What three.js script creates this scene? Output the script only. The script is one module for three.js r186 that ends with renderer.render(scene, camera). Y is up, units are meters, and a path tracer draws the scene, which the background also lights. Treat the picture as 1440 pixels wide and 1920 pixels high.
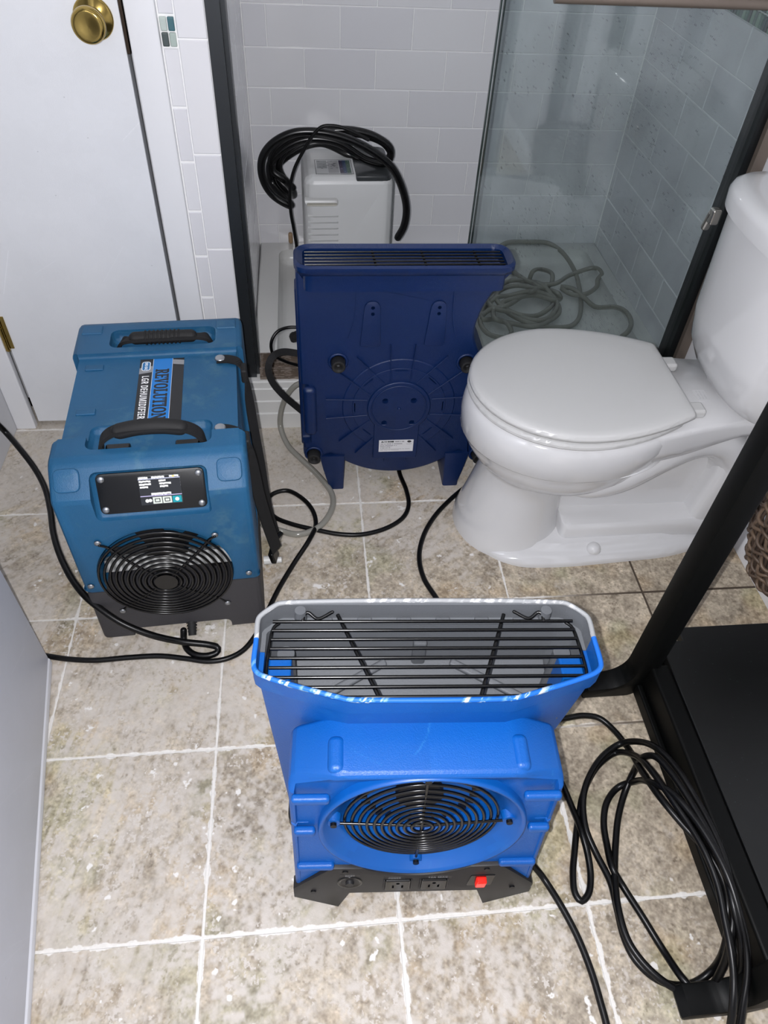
import * as THREE from 'three';
import { RoundedBoxGeometry } from 'three/addons/geometries/RoundedBoxGeometry.js';
import { mergeGeometries, mergeVertices, toCreasedNormals } from 'three/addons/utils/BufferGeometryUtils.js';
import { Brush, Evaluator, SUBTRACTION, ADDITION } from 'three-bvh-csg';

// ---------------------------------------------------------------- camera, light, exposure
const scene = new THREE.Scene();
scene.background = new THREE.Color(0x000000);
const FOCAL = 1353.547;                                   // focal length in pixels of a 1440 x 1920 picture
const camera = new THREE.PerspectiveCamera(2 * Math.atan(960 / FOCAL) * 180 / Math.PI, 0.75, 0.02, 20);
camera.rotation.order = 'YXZ';
camera.rotation.set(-0.812676, -0.137846, 0.065391);
camera.position.set(0.19513, 1.26607, 0.30501);
camera.updateMatrixWorld(true);
scene.add(camera);
const renderer = new THREE.WebGLRenderer({ antialias: true });
renderer.toneMapping = THREE.LinearToneMapping;
renderer.toneMappingExposure = 1.0;
renderer.shadowMap.enabled = true;
// the flash of the phone that takes the picture: the only lamp that is on
const camRight = new THREE.Vector3(1, 0, 0).applyQuaternion(camera.quaternion);
const camUp = new THREE.Vector3(0, 1, 0).applyQuaternion(camera.quaternion);
const camBack = new THREE.Vector3(0, 0, 1).applyQuaternion(camera.quaternion);
const flashAt = camera.position.clone().addScaledVector(camRight, -0.026).addScaledVector(camUp, 0.004);
const flash = new THREE.PointLight(0xfdfcff, 5.1, 0, 2);
flash.position.copy(flashAt);
flash.castShadow = true;
flash.shadow.radius = 0.25;
flash.shadow.mapSize.set(2048, 2048);
flash.shadow.camera.near = 0.03; flash.shadow.camera.far = 6;
scene.add(flash);

// ---------------------------------------------------------------- helpers
function rng(seed) { let s = seed >>> 0; return () => { s = (s + 0x6D2B79F5) >>> 0; let t = s; t = Math.imul(t ^ (t >>> 15), t | 1); t ^= t + Math.imul(t ^ (t >>> 7), t | 61); return ((t ^ (t >>> 14)) >>> 0) / 4294967296; }; }
const V = (x, y, z) => new THREE.Vector3(x, y, z);
// a pixel of the photograph met with a plane: axis 'x', 'y' or 'z' at a known value
function at(px, py, axis, val) {
  const d = V((px - 720) / FOCAL, -(py - 960) / FOCAL, -1).applyQuaternion(camera.quaternion);
  const o = camera.position, t = (val - o[axis]) / d[axis];
  return V(o.x + d.x * t, o.y + d.y * t, o.z + d.z * t);
}
const fl = (px, py, y = 0.006) => at(px, py, 'y', y);
function hash2(i, j) { let h = (Math.imul(i, 374761393) + Math.imul(j, 668265263)) | 0; h = Math.imul(h ^ (h >>> 13), 1274126177); return ((h ^ (h >>> 16)) >>> 0) / 4294967296; }
function vnoise(x, y) {
  const i = Math.floor(x), j = Math.floor(y); let u = x - i, v = y - j; u = u * u * (3 - 2 * u); v = v * v * (3 - 2 * v);
  const a = hash2(i, j), b = hash2(i + 1, j), c = hash2(i, j + 1), d = hash2(i + 1, j + 1);
  return a + (b - a) * u + (c - a) * v + (a - b - c + d) * u * v;
}
function fbm(x, y, o = 4) { let s = 0, a = 0.5, n = 0; for (let k = 0; k < o; k++) { s += a * vnoise(x, y); n += a; x = x * 2.03 + 17.1; y = y * 2.03 + 9.7; a *= 0.5; } return s / n; }
const sst = (a, b, x) => { const t = Math.min(1, Math.max(0, (x - a) / (b - a))); return t * t * (3 - 2 * t); };
const lerp = (a, b, t) => a + (b - a) * t;
function dataTex(n, m, fn, srgb = true) {
  const d = new Uint8Array(n * m * 4);
  for (let j = 0; j < m; j++) for (let i = 0; i < n; i++) { const c = fn(i, j); const k = (j * n + i) * 4; d[k] = c[0]; d[k + 1] = c[1]; d[k + 2] = c[2]; d[k + 3] = 255; }
  const t = new THREE.DataTexture(d, n, m); t.magFilter = THREE.LinearFilter; t.minFilter = THREE.LinearFilter; t.wrapS = t.wrapT = THREE.RepeatWrapping;
  if (srgb) t.colorSpace = THREE.SRGBColorSpace; t.needsUpdate = true; return t;
}
function canvasTex(w, h, draw) {
  const c = document.createElement('canvas'); c.width = w; c.height = h; const g = c.getContext('2d'); draw(g, w, h);
  const t = new THREE.CanvasTexture(c); t.colorSpace = THREE.SRGBColorSpace; return t;
}
// --- geometry
const clean = g => { g = g.index ? g.toNonIndexed() : g; for (const k of Object.keys(g.attributes)) if (!['position', 'normal', 'uv'].includes(k)) g.deleteAttribute(k); if (!g.attributes.uv) g.setAttribute('uv', new THREE.BufferAttribute(new Float32Array(g.attributes.position.count * 2), 2)); g.clearGroups(); g.morphAttributes = {}; return g; };
const merge = list => mergeGeometries(list.map(clean), false);
const mv = (g, x = 0, y = 0, z = 0) => g.translate(x, y, z);
const rbox = (w, h, d, r = 0.004, s = 2) => new RoundedBoxGeometry(w, h, d, s, Math.min(r, w / 2.01, h / 2.01, d / 2.01));
function boxUV(g, s = 1) {           // texture coordinates in metres, by the way each triangle points
  g = clean(g); const p = g.attributes.position, uv = g.attributes.uv, a = V(), b = V(), c = V(), n = V();
  for (let i = 0; i < p.count; i += 3) {
    a.fromBufferAttribute(p, i); b.fromBufferAttribute(p, i + 1); c.fromBufferAttribute(p, i + 2);
    n.copy(b).sub(a).cross(c.clone().sub(a)); const x = Math.abs(n.x), y = Math.abs(n.y), z = Math.abs(n.z);
    [a, b, c].forEach((q, k) => { if (y >= x && y >= z) uv.setXY(i + k, q.x * s, q.z * s); else if (x >= z) uv.setXY(i + k, q.z * s, q.y * s); else uv.setXY(i + k, q.x * s, q.y * s); });
  }
  return g;
}
const shapeOf = pts => { const s = new THREE.Shape(); pts.forEach((p, i) => i ? s.lineTo(p[0], p[1]) : s.moveTo(p[0], p[1])); s.closePath(); return s; };
function rounded(pts, r, seg = 4) {  // corner-rounded polygon; r a number or one per corner
  const out = [], n = pts.length;
  for (let i = 0; i < n; i++) {
    const p = pts[i], a = pts[(i + n - 1) % n], b = pts[(i + 1) % n], rr = Array.isArray(r) ? r[i] : r;
    const la = Math.hypot(a[0] - p[0], a[1] - p[1]), lb = Math.hypot(b[0] - p[0], b[1] - p[1]), q = Math.min(rr, la * 0.49, lb * 0.49);
    if (q < 1e-5) { out.push(p); continue; }
    const A = [p[0] + (a[0] - p[0]) / la * q, p[1] + (a[1] - p[1]) / la * q], B = [p[0] + (b[0] - p[0]) / lb * q, p[1] + (b[1] - p[1]) / lb * q];
    for (let k = 0; k <= seg; k++) { const t = k / seg, u = 1 - t; out.push([u * u * A[0] + 2 * u * t * p[0] + t * t * B[0], u * u * A[1] + 2 * u * t * p[1] + t * t * B[1]]); }
  }
  return out;
}
// prism of a polygon, whole depth from z = -depth to 0, bevelled inside the outline
function prism(pts, depth, bev = 0.003, seg = 2, holes = [], crease = 0.5) {
  const s = pts instanceof THREE.Shape ? pts : shapeOf(pts); holes.forEach(h => s.holes.push(h instanceof THREE.Path ? h : new THREE.Path(h.map(p => new THREE.Vector2(p[0], p[1])))));
  const g = new THREE.ExtrudeGeometry(s, { depth: Math.max(1e-4, depth - 2 * bev), bevelEnabled: bev > 0, bevelThickness: bev, bevelSize: bev, bevelOffset: -bev, bevelSegments: seg, curveSegments: 24, steps: 1 });
  g.translate(0, 0, -depth + bev); return toCreasedNormals(clean(g), crease);
}
const circlePath = (x, y, r) => { const p = new THREE.Path(); p.absarc(x, y, r, 0, Math.PI * 2, true); return p; };
const rot = (g, x = 0, y = 0, z = 0) => { if (x) g.rotateX(x); if (y) g.rotateY(y); if (z) g.rotateZ(z); return g; };
const cyl = (r1, r2, h, n = 24) => new THREE.CylinderGeometry(r1, r2, h, n);
const spline = (pts, closed = false, tension = 0.5) => new THREE.CatmullRomCurve3(pts, closed, 'centripetal', tension);
function tube(pts, r, seg, rad = 8, closed = false) {
  const c = spline(pts, closed); const g = new THREE.TubeGeometry(c, seg || pts.length * 6, r, rad, closed);
  if (closed) return g;
  const caps = [0, 1].map(t => { const s = new THREE.SphereGeometry(r, rad, 6); const p = c.getPoint(t); return s.translate(p.x, p.y, p.z); });
  return merge([g, ...caps]);
}
const bar = (a, b, r, n = 8) => { const d = b.clone().sub(a), l = d.length(); const g = new THREE.CylinderGeometry(r, r, l, n); g.applyQuaternion(new THREE.Quaternion().setFromUnitVectors(V(0, 1, 0), d.normalize())); return g.translate((a.x + b.x) / 2, (a.y + b.y) / 2, (a.z + b.z) / 2); };
const torus = (R, r, n = 48, m = 8) => new THREE.TorusGeometry(R, r, m, n);
const lathe = (pts, n = 48) => new THREE.LatheGeometry(pts.map(p => new THREE.Vector2(p[0], p[1])), n);
function fixVolume(g) {              // outward faces
  const p = g.attributes.position, ix = g.index; let v = 0; const a = V(), b = V(), c = V();
  for (let i = 0; i < ix.count; i += 3) { a.fromBufferAttribute(p, ix.getX(i)); b.fromBufferAttribute(p, ix.getX(i + 1)); c.fromBufferAttribute(p, ix.getX(i + 2)); v += a.dot(b.clone().cross(c)); }
  if (v < 0) for (let i = 0; i < ix.count; i += 3) { const t = ix.getX(i); ix.setX(i, ix.getX(i + 1)); ix.setX(i + 1, t); }
  return g;
}
// skin over a stack of rings (arrays of Vector3 of one length); caps are triangulated in the plane of the two given axes
function loft(rings, crease = 0.7, axes = ['x', 'z'], capA = true, capB = true) {
  const n = rings[0].length, pos = [], idx = [];
  rings.forEach(r => r.forEach(p => pos.push(p.x, p.y, p.z)));
  for (let i = 0; i < rings.length - 1; i++) for (let j = 0; j < n; j++) { const k = (j + 1) % n, a = i * n + j, b = i * n + k, c = a + n, d = b + n; idx.push(a, b, c, b, d, c); }
  const cap = (r, base, flip) => { const c2 = r.map(p => new THREE.Vector2(p[axes[0]], p[axes[1]])); THREE.ShapeUtils.triangulateShape(c2, []).forEach(t => flip ? idx.push(base + t[0], base + t[2], base + t[1]) : idx.push(base + t[0], base + t[1], base + t[2])); };
  const cw = THREE.ShapeUtils.isClockWise(rings[0].map(p => new THREE.Vector2(p[axes[0]], p[axes[1]])));
  // side faces run (ring j, ring k, next): with a counter-clockwise outline the first cap is turned over
  if (capA) cap(rings[0], 0, true); if (capB) cap(rings[rings.length - 1], (rings.length - 1) * n, false);
  const g = new THREE.BufferGeometry(); g.setAttribute('position', new THREE.Float32BufferAttribute(pos, 3)); g.setIndex(idx);
  fixVolume(g); return toCreasedNormals(clean(g), crease);
}
const ring = (pts, y) => pts.map(p => V(p[0], y, p[1]));
const ringZ = (pts, z) => pts.map(p => V(p[0], p[1], z));
function ribbon(pts, w, th, side, seg) {   // a strap: side = unit vector or a function of t giving the direction of its width
  const c = spline(pts), n = seg || pts.length * 5, rings = []; const facing = side === 'facing';
  for (let i = 0; i <= n; i++) {
    const t = i / n, p = c.getPoint(t), T = c.getTangent(t); let s = facing ? T.clone().cross(V(0.1, 0.72, 0.68)) : (typeof side === 'function' ? side(t) : side.clone());
    s.addScaledVector(T, -s.dot(T)).normalize(); const N = T.clone().cross(s).normalize();
    rings.push([[-w / 2, -th / 2], [w / 2, -th / 2], [w / 2, th / 2], [-w / 2, th / 2]].map(q => p.clone().addScaledVector(s, q[0]).addScaledVector(N, q[1])));
  }
  const pos = [], idx = []; rings.forEach(r => r.forEach(p => pos.push(p.x, p.y, p.z)));
  for (let i = 0; i < n; i++) for (let j = 0; j < 4; j++) { const k = (j + 1) % 4, a = i * 4 + j, b = i * 4 + k; idx.push(a, b, a + 4, b, b + 4, a + 4); }
  idx.push(0, 2, 1, 0, 3, 2); const e = n * 4; idx.push(e, e + 1, e + 2, e, e + 2, e + 3);
  const g = new THREE.BufferGeometry(); g.setAttribute('position', new THREE.Float32BufferAttribute(pos, 3)); g.setIndex(idx); fixVolume(g);
  return toCreasedNormals(clean(g), 0.6);
}
const ev = new Evaluator(); ev.useGroups = false; ev.attributes = ['position', 'normal'];
function cut(a, ...bs) { let A = new Brush(clean(a)); A.updateMatrixWorld(); for (const b of bs) { const B = new Brush(clean(b)); B.updateMatrixWorld(); A = ev.evaluate(A, B, SUBTRACTION); } return A.geometry; }
function offsetPath(p, d) {          // open path pushed to its left side
  return p.map((q, i) => {
    const a = p[Math.max(0, i - 1)], b = p[Math.min(p.length - 1, i + 1)];
    let n1 = i > 0 ? [-(q[1] - a[1]), q[0] - a[0]] : null, n2 = i < p.length - 1 ? [-(b[1] - q[1]), b[0] - q[0]] : null;
    const nz = v => { const l = Math.hypot(v[0], v[1]); return [v[0] / l, v[1] / l]; };
    n1 = n1 && nz(n1); n2 = n2 && nz(n2); if (!n1) n1 = n2; if (!n2) n2 = n1;
    const m = nz([n1[0] + n2[0], n1[1] + n2[1]]), k = d / Math.max(0.4, m[0] * n1[0] + m[1] * n1[1]);
    return [q[0] + m[0] * k, q[1] + m[1] * k];
  });
}
// --- objects
const taken = {};
function numbered(n) { if (!(n in taken)) { taken[n] = 0; return n; } taken[n]++; return n + '_' + String(taken[n]).padStart(3, '0'); }
function obj(name, g, m, parent) {
  const o = new THREE.Mesh(Array.isArray(g) ? merge(g) : g, m); o.name = parent && parent !== scene ? name : numbered(name); o.castShadow = true; o.receiveShadow = true; (parent || scene).add(o); return o;
}
function tag(o, label, category, group, kind) { o.userData.label = label; o.userData.category = category; if (group) o.userData.group = group; if (kind) o.userData.kind = kind; return o; }
function thing(name, label, category, p = [0, 0, 0], turn = 0, group, kind) { const o = new THREE.Group(); o.name = numbered(name); o.position.set(...p); o.rotation.y = turn; scene.add(o); return tag(o, label, category, group, kind); }
const partLabel = (o, label) => { o.userData.label = label; return o; };

// ---------------------------------------------------------------- materials
const std = (color, roughness = 0.6, o = {}) => new THREE.MeshStandardMaterial({ color, roughness, metalness: 0, ...o });
const phys = (color, roughness, o = {}) => new THREE.MeshPhysicalMaterial({ color, roughness, metalness: 0, ...o });
// pebbled grain of moulded plastic, 64 mm square
const grainTex = dataTex(256, 256, (i, j) => { const a = hash2(i >> 1, j >> 1), b = hash2(i + 77, j + 31), c = vnoise(i / 5, j / 5); const v = 255 * (0.3 * a + 0.2 * b + 0.5 * c); return [v, v, v]; }, false);
grainTex.repeat.set(16, 16);
// scuffs and dust on coloured plastic: white = clean; multiplies the colour, 0.6 m square
function scuffTex(seed, rgb, dust, amount, n = 512) {
  const s = new Float32Array(n * n), R = rng(seed);
  for (let k = 0; k < 150 * amount; k++) { let x = R() * n, y = R() * n, a = R() * 6.28; const l = 6 + R() * 34, w = 0.1 + R() * 0.35; for (let t = 0; t < l; t++) { x += Math.cos(a); y += Math.sin(a); a += (R() - 0.5) * 0.12; const i = ((x | 0) % n + n) % n, j = ((y | 0) % n + n) % n; s[j * n + i] = Math.max(s[j * n + i], w * R()); } }
  return dataTex(n, n, (i, j) => {
    const f = fbm(i / 42 + seed, j / 42, 5), g = fbm(i / 7 + 5, j / 7 + seed, 3);
    let d = sst(0.52, 0.8, f) * 0.3 * sst(0.3, 0.7, g) * amount + s[j * n + i]; d = Math.min(0.8, d);
    const t = 0.94 + 0.12 * (fbm(i / 90 + 3, j / 90 + seed, 3) - 0.5);
    return [0, 1, 2].map(c => Math.min(255, lerp(rgb[c] * t, dust[c], d)));
  });
}
const M = {
  veloBlue: std(0xffffff, 0.42, { map: scuffTex(3, [0, 90, 176], [120, 160, 200], 0.3), bumpMap: grainTex, bumpScale: 0.00025 }),
  veloGrey: std(0x64676b, 0.55, { bumpMap: grainTex, bumpScale: 0.00025 }),
  dehuBlue: std(0xffffff, 0.5, { map: scuffTex(11, [28, 92, 134], [120, 130, 135], 0.9), bumpMap: grainTex, bumpScale: 0.0003 }),
  dehuGrey: std(0x3b3a3d, 0.62, { bumpMap: grainTex, bumpScale: 0.0003 }),
  navy: std(0xffffff, 0.46, { map: scuffTex(23, [0, 32, 80], [30, 64, 118], 0.4), bumpMap: grainTex, bumpScale: 0.0003 }),
  blackPlastic: std(0x101113, 0.4), blackGloss: std(0x08090a, 0.22), panelBlack: std(0x17171a, 0.5), rubber: std(0x161617, 0.72),
  cord: phys(0x070708, 0.33, { specularIntensity: 0.6 }), cordThin: phys(0x080809, 0.4, { specularIntensity: 0.6 }), strap: std(0x0e0e10, 0.85, { bumpMap: grainTex, bumpScale: 0.0004 }),
  wire: std(0x060607, 0.24), steel: std(0xb9bcc0, 0.32, { metalness: 0.9 }), screwSteel: std(0xa9acb0, 0.35, { metalness: 0.85 }), darkScrew: std(0x1b1c1f, 0.4, { metalness: 0.6 }),
  galv: std(0xb4b6b6, 0.42, { metalness: 0.7 }), fanBlack: std(0x101012, 0.5),
  china: phys(0xd4d4d5, 0.12, { clearcoat: 0.5, clearcoatRoughness: 0.05 }), seatWhite: phys(0xc3c3c2, 0.3), chrome: std(0xcfcac2, 0.2, { metalness: 1 }),
  tileWhite: phys(0xe0e0e3, 0.14), tileWhite2: phys(0xdcdce0, 0.16), groutW: std(0xf4f4f3, 0.8), acrylic: phys(0xd6d6d4, 0.22),
  paint: std(0xdfe1e6, 0.42), paintTrim: std(0xe4e5e8, 0.38), wallPaint: std(0xcfd0d4, 0.7), ceilPaint: std(0xe2e2e2, 0.9),
  brass: std(0xb39a58, 0.14, { metalness: 1 }), bronze: std(0x34373a, 0.36, { metalness: 0.55 }), taupe: std(0x85796f, 0.38, { metalness: 0.6 }), gasket: std(0x0c1012, 0.3), darkGap: std(0x161412, 0.8),
  rackBlack: phys(0x040505, 0.5, { specularIntensity: 0.35 }), boxWhite: std(0xd3d4d4, 0.35), boxDark: std(0x3c3f41, 0.25), boxGrey: std(0x6d7072, 0.45), hoseBlack: std(0x070708, 0.25),
};

// ---------------------------------------------------------------- floor: stone tiles with smeared thinset
const S = 0.305, FX0 = -0.7, FZ0 = -1.35, FW = 2.0;       // floor map: 2 m square of the room seen from above
function jointWhite(x, z) { return sst(0.95, 0.55, x + 0.35 * sst(0.1, -0.7, z) * 0 - 0.3 * sst(-0.1, 0.12, z) + 0.22 * (fbm(x * 3 + 4, z * 3 + 1, 3) - 0.5)); }
const dustAt = (x, z) => {            // how much thinset haze lies on the tiles here
  const a = sst(0.75, 0.0, x), b = sst(-0.45, -0.95, z) * sst(0.95, 0.5, x);
  const c = 0.45 * sst(-0.25, 0.05, z) * sst(1.1, 0.5, x);
  return Math.min(1, Math.max(a * 0.62, b * 0.95, c));
};
const floorTex = dataTex(2048, 2048, (i, j) => {
  const x = FX0 + (i + 0.5) / 2048 * FW, z = FZ0 + (j + 0.5) / 2048 * FW;
  const ti = Math.floor(x / S), tj = Math.floor(z / S), o = hash2(ti + 50, tj + 91), o2 = hash2(ti + 5, tj + 19);
  const f1 = fbm(x * 9 + o * 40, z * 9 + o2 * 40, 4), f2 = fbm(x * 38 + o * 11, z * 38, 4), f3 = vnoise(x * 330, z * 330), f4 = fbm(x * 130, z * 130 + o, 3);
  const f5 = fbm(x * 260 + 3, z * 260 + o, 2);
  let r = 170, g = 158, b = 140; const m = (f1 - 0.5) * 44 + (f2 - 0.5) * 62 + (f3 - 0.5) * 22 + (f4 - 0.5) * 66 + (f5 - 0.5) * 40 + (o - 0.5) * 12;
  r += m; g += m * 0.97; b += m * 0.9;
  const warm = sst(0.5, 0.75, fbm(x * 14 + 31 + o * 9, z * 14 + 7, 3)); r += warm * 5; b -= warm * 6;
  const green = sst(0.52, 0.75, fbm(x * 11 + 71, z * 11 + 3 + o2 * 5, 3)); r -= green * 5; b -= green * 7;
  const pit = sst(0.68, 0.8, fbm(x * 170, z * 170, 2)) * sst(0.45, 0.65, f2); r -= pit * 34; g -= pit * 34; b -= pit * 32;
  // thinset: trowel streaks, blotches and grains
  const D = dustAt(x, z), u = x * 0.62 + z * 0.78, v = -x * 0.78 + z * 0.62;
  const back = sst(-0.5, -0.85, z), sU = back > 0.5 ? u : x * 0.97 + z * 0.2, sV = back > 0.5 ? v : -x * 0.2 + z * 0.97;
  const streak = fbm(sU * 120, sV * 22 + 5, 4), blot = fbm(x * 7 + 13, z * 7 + 3, 5), gr = fbm(x * 95 + 3, z * 95, 3);
  const edge = Math.max(back, sst(0.12, -0.2, x)), ws = 0.1 + 0.26 * edge;
  let d = sst(0.60 - 0.34 * D, 0.86 - 0.34 * D, 0.40 * blot + ws * streak + (0.5 - ws) * gr + 0.1 * fbm(x * 33 + 4, z * 33, 3) + 0.1 * D);
  d = Math.max(d * (0.55 + 0.5 * gr), D * 0.3 * sst(0.25, 0.6, fbm(x * 5 + 60, z * 5, 3)));
  const fleck = sst(0.60, 0.68, fbm(x * 210 + 9, z * 210 + 2, 3)) * sst(0.12, 0.45, D) * sst(0.36, 0.58, fbm(x * 21 + 40, z * 21, 3)); d = Math.max(d, fleck);
  const nick = sst(0.60, 0.68, fbm(x * 190 + 77, z * 190 + 12, 3)) * sst(0.42, 0.62, fbm(x * 24 + 4, z * 24 + 9, 3)); d *= 1 - 0.4 * nick; r -= 14 * nick; g -= 14 * nick; b -= 14 * nick;
  d *= sst(0.0, 0.16, D);
  // scraped patches where the haze has come off, mostly by the far wall
  const bare = sst(0.6, 0.66, fbm(x * 6.5 + 21, z * 9 + 40, 4)) * back * sst(0.4, 0.6, streak); d *= 1 - 0.75 * bare;
  const tone = 6 * (fbm(x * 20, z * 20 + 8, 3) - 0.5); const dr = 201 + tone, dg = 194 + tone, db = 186 + tone;
  r = lerp(r, dr, d); g = lerp(g, dg, d); b = lerp(b, db, d);
  const hard = sst(0.765, 0.8, fbm(x * 42 + 2, z * 42 + 77, 5)) * sst(0.1, 0.3, D); r = lerp(r, 226, hard); g = lerp(g, 223, hard); b = lerp(b, 219, hard);
  // joints
  const jx = Math.abs(x / S - Math.round(x / S)) * S, jz = Math.abs(z / S - Math.round(z / S)) * S;
  const rag = 0.0016 + 0.0105 * Math.max(0, fbm(x * 75 + 3, z * 75 + 8, 4) - 0.36), q = Math.min(jx, jz), W = jointWhite(x, z);
  const thin = 0.55 + 0.45 * sst(-0.55, -0.1, z);
  if (W > 0.02) { const k = sst(rag * thin + 0.0014, rag * thin, q) * Math.min(1, W * 1.3); const gt = 222 + 10 * (f3 - 0.5); r = lerp(r, gt, k); g = lerp(g, gt - 3, k); b = lerp(b, gt - 8, k); }
  if (q < 0.0023) { const k = 1 - Math.min(1, W * 1.3); r = lerp(r, 74, k); g = lerp(g, 63, k); b = lerp(b, 52, k); }
  return [r, g, b].map(c => Math.max(0, Math.min(255, c)));
});
const floorBump = dataTex(512, 512, (i, j) => { const v = 255 * (0.5 * fbm(i / 9, j / 9, 4) + 0.3 * fbm(i / 40 + 7, j / 40, 3) + 0.2 * hash2(i, j)); return [v, v, v]; }, false);
floorBump.repeat.set(5, 5);
M.floor = std(0xffffff, 0.62, { map: floorTex, bumpMap: floorBump, bumpScale: 0.0009 });
const floorUV = (g, ox = 0, oz = 0) => { g = clean(g); const p = g.attributes.position, uv = g.attributes.uv; for (let i = 0; i < p.count; i++) uv.setXY(i, (p.getX(i) + ox - FX0) / FW, (p.getZ(i) + oz - FZ0) / FW); return g; };
const ROOM = { x0: -0.575, x1: 1.19, z0: -1.262, z1: 1.25, h: 2.4 };
const floor = thing('floor', 'beige stone tiled bathroom floor smeared with white thinset', 'floor', [0, 0, 0], 0, null, 'structure');
{
  const g = new THREE.BoxGeometry(ROOM.x1 - ROOM.x0 + 0.1, 0.06, ROOM.z1 - ROOM.z0 + 0.12); g.translate((ROOM.x0 + ROOM.x1) / 2, -0.0312, (ROOM.z0 + ROOM.z1) / 2);
  obj('grout_bed', floorUV(g), M.floor, floor);
  const R = rng(5);
  for (let i = -2; i <= 3; i++) for (let j = -5; j <= 4; j++) {
    const x0 = Math.max(ROOM.x0 + 0.003, i * S + 0.0019), x1 = Math.min(ROOM.x1 - 0.003, (i + 1) * S - 0.0019), z0 = Math.max(ROOM.z0, j * S + 0.0019), z1 = Math.min(ROOM.z1 - 0.004, (j + 1) * S - 0.0019);
    if (x1 - x0 < 0.01 || z1 - z0 < 0.01) continue;
    const t = prism([[x0, -z1], [x1, -z1], [x1, -z0], [x0, -z0]], 0.009, 0.0012, 1); rot(t, -Math.PI / 2); t.translate(0, -R() * 0.0004, 0);
    obj('tile', floorUV(t), M.floor, floor);
  }
}
// ---------------------------------------------------------------- room shell
const paintTex = dataTex(1024, 1024, (() => {      // white paint with hairline scratches and a few marks; 1.2 m square
  const n = 1024, s = new Float32Array(n * n), R = rng(77);
  for (let k = 0; k < 46; k++) { let x = R() * n, y = R() * n; const a = 0.9 + (R() - 0.5) * 0.9; const l = 30 + R() * 170, w = 0.25 + R() * 0.5; for (let t = 0; t < l; t++) { x += Math.cos(a) * 0.8; y += Math.sin(a) * 0.8; const i = ((x | 0) % n + n) % n, j = ((y | 0) % n + n) % n; s[j * n + i] = w; } }
  for (let k = 0; k < 30; k++) { const i = (R() * n) | 0, j = (R() * n) | 0; s[j * n + i] = s[j * n + (i + 1) % n] = -0.6; }
  return (i, j) => { const v = 228 + 7 * (fbm(i / 60, j / 60, 4) - 0.5) + s[j * n + i] * (s[j * n + i] > 0 ? 16 : 70); return [v - 2, v, v + 4]; };
})());
paintTex.repeat.set(1 / 1.2, 1 / 1.2);
M.doorPaint = std(0xffffff, 0.38, { map: paintTex, bumpMap: grainTex, bumpScale: 0.00012 });
const slab = (x0, x1, y0, y1, z0, z1) => { const g = new THREE.BoxGeometry(x1 - x0, y1 - y0, z1 - z0); return g.translate((x0 + x1) / 2, (y0 + y1) / 2, (z0 + z1) / 2); };
const struct = (name, label, category, g, m) => tag(obj(name, boxUV(Array.isArray(g) ? merge(g) : g), m), label, category, null, 'structure');
const H = ROOM.h;
struct('wall_left', 'white painted wall on the hinge side of the closet door', 'wall', slab(-0.675, -0.575, 0, H, -1.26, 1.35), M.wallPaint);
struct('wall_right', 'white painted wall behind the toilet tank', 'wall', slab(1.19, 1.29, 0, H, -1.3, 1.35), M.wallPaint);
struct('wall_front', 'white wall behind the camera', 'wall', slab(-0.675, 1.29, 0, H, 1.25, 1.35), M.wallPaint);
struct('ceiling', 'white bathroom ceiling', 'ceiling', slab(-0.675, 1.29, H, H + 0.08, -2.12, 1.35), M.ceilPaint);
struct('baseboard_right', 'white baseboard along the wall beside the toilet', 'baseboard', mv(rot(prism(rounded([[0, 0], [0.011, 0], [0.011, 0.075], [0.004, 0.09], [0, 0.09]], 0.003), 2.4, 0.0005, 1), 0, Math.PI, 0), 1.19, 0, -1.18), M.paintTrim);
// wall around the closet door
const wb = thing('wall_back', 'white wall around the closet door with a strip of white tiles', 'wall', [0, 0, 0], 0, null, 'structure');
obj('wall_surface', boxUV(merge([slab(-0.06, 0.045, 0, H, -1.32, -1.2412), slab(-0.6, -0.06, 2.06, H, -1.32, -1.2475), slab(-0.6, -0.56, 0, 2.06, -1.32, -1.2475)])), M.groutW, wb);
obj('closet_back', boxUV(slab(-0.62, 0.0, 0, 2.1, -1.42, -1.36)), M.wallPaint, wb);
{ // narrow tiles beside the casing, wide tiles beside the shower frame, four glass mosaics
  const R = rng(8);
  const small = prism([[-0.0133, -0.0487], [0.0133, -0.0487], [0.0133, 0.0487], [-0.0133, 0.0487]], 0.007, 0.0018, 1), big = prism([[-0.0268, -0.099], [0.0268, -0.099], [0.0268, 0.099], [-0.0268, 0.099]], 0.007, 0.0018, 1);
  const ys = []; for (let k = 0; k < 8; k++) ys.push(0.8245 - k * 0.1008); for (let k = 0; k < 6; k++) ys.push(0.9745 + k * 0.1008);
  for (const y of ys) obj('tile', small, R() < 0.5 ? M.tileWhite : M.tileWhite2, wb).position.set(-0.0375, y, -1.2395);
  for (let k = -2; k <= 5; k++) { const t = obj('tile', big, R() < 0.5 ? M.tileWhite : M.tileWhite2, wb); t.position.set(0.004, 0.588 + k * 0.2, -1.2395); }
  const mg = rbox(0.0118, 0.0222, 0.008, 0.002), cols = [0xb9c4bd, 0x2e6068, 0x3c4744, 0xa8b6ae];
  [[-1, 1], [1, 1], [-1, -1], [1, -1]].forEach(([a, b], k) => { const t = obj('mosaic_tile', mg, phys(cols[k], 0.06, { clearcoat: 1, clearcoatRoughness: 0.03 }), wb); t.position.set(-0.0375 + a * 0.0068, 0.8995 + b * 0.0122, -1.2395); });
}
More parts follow.
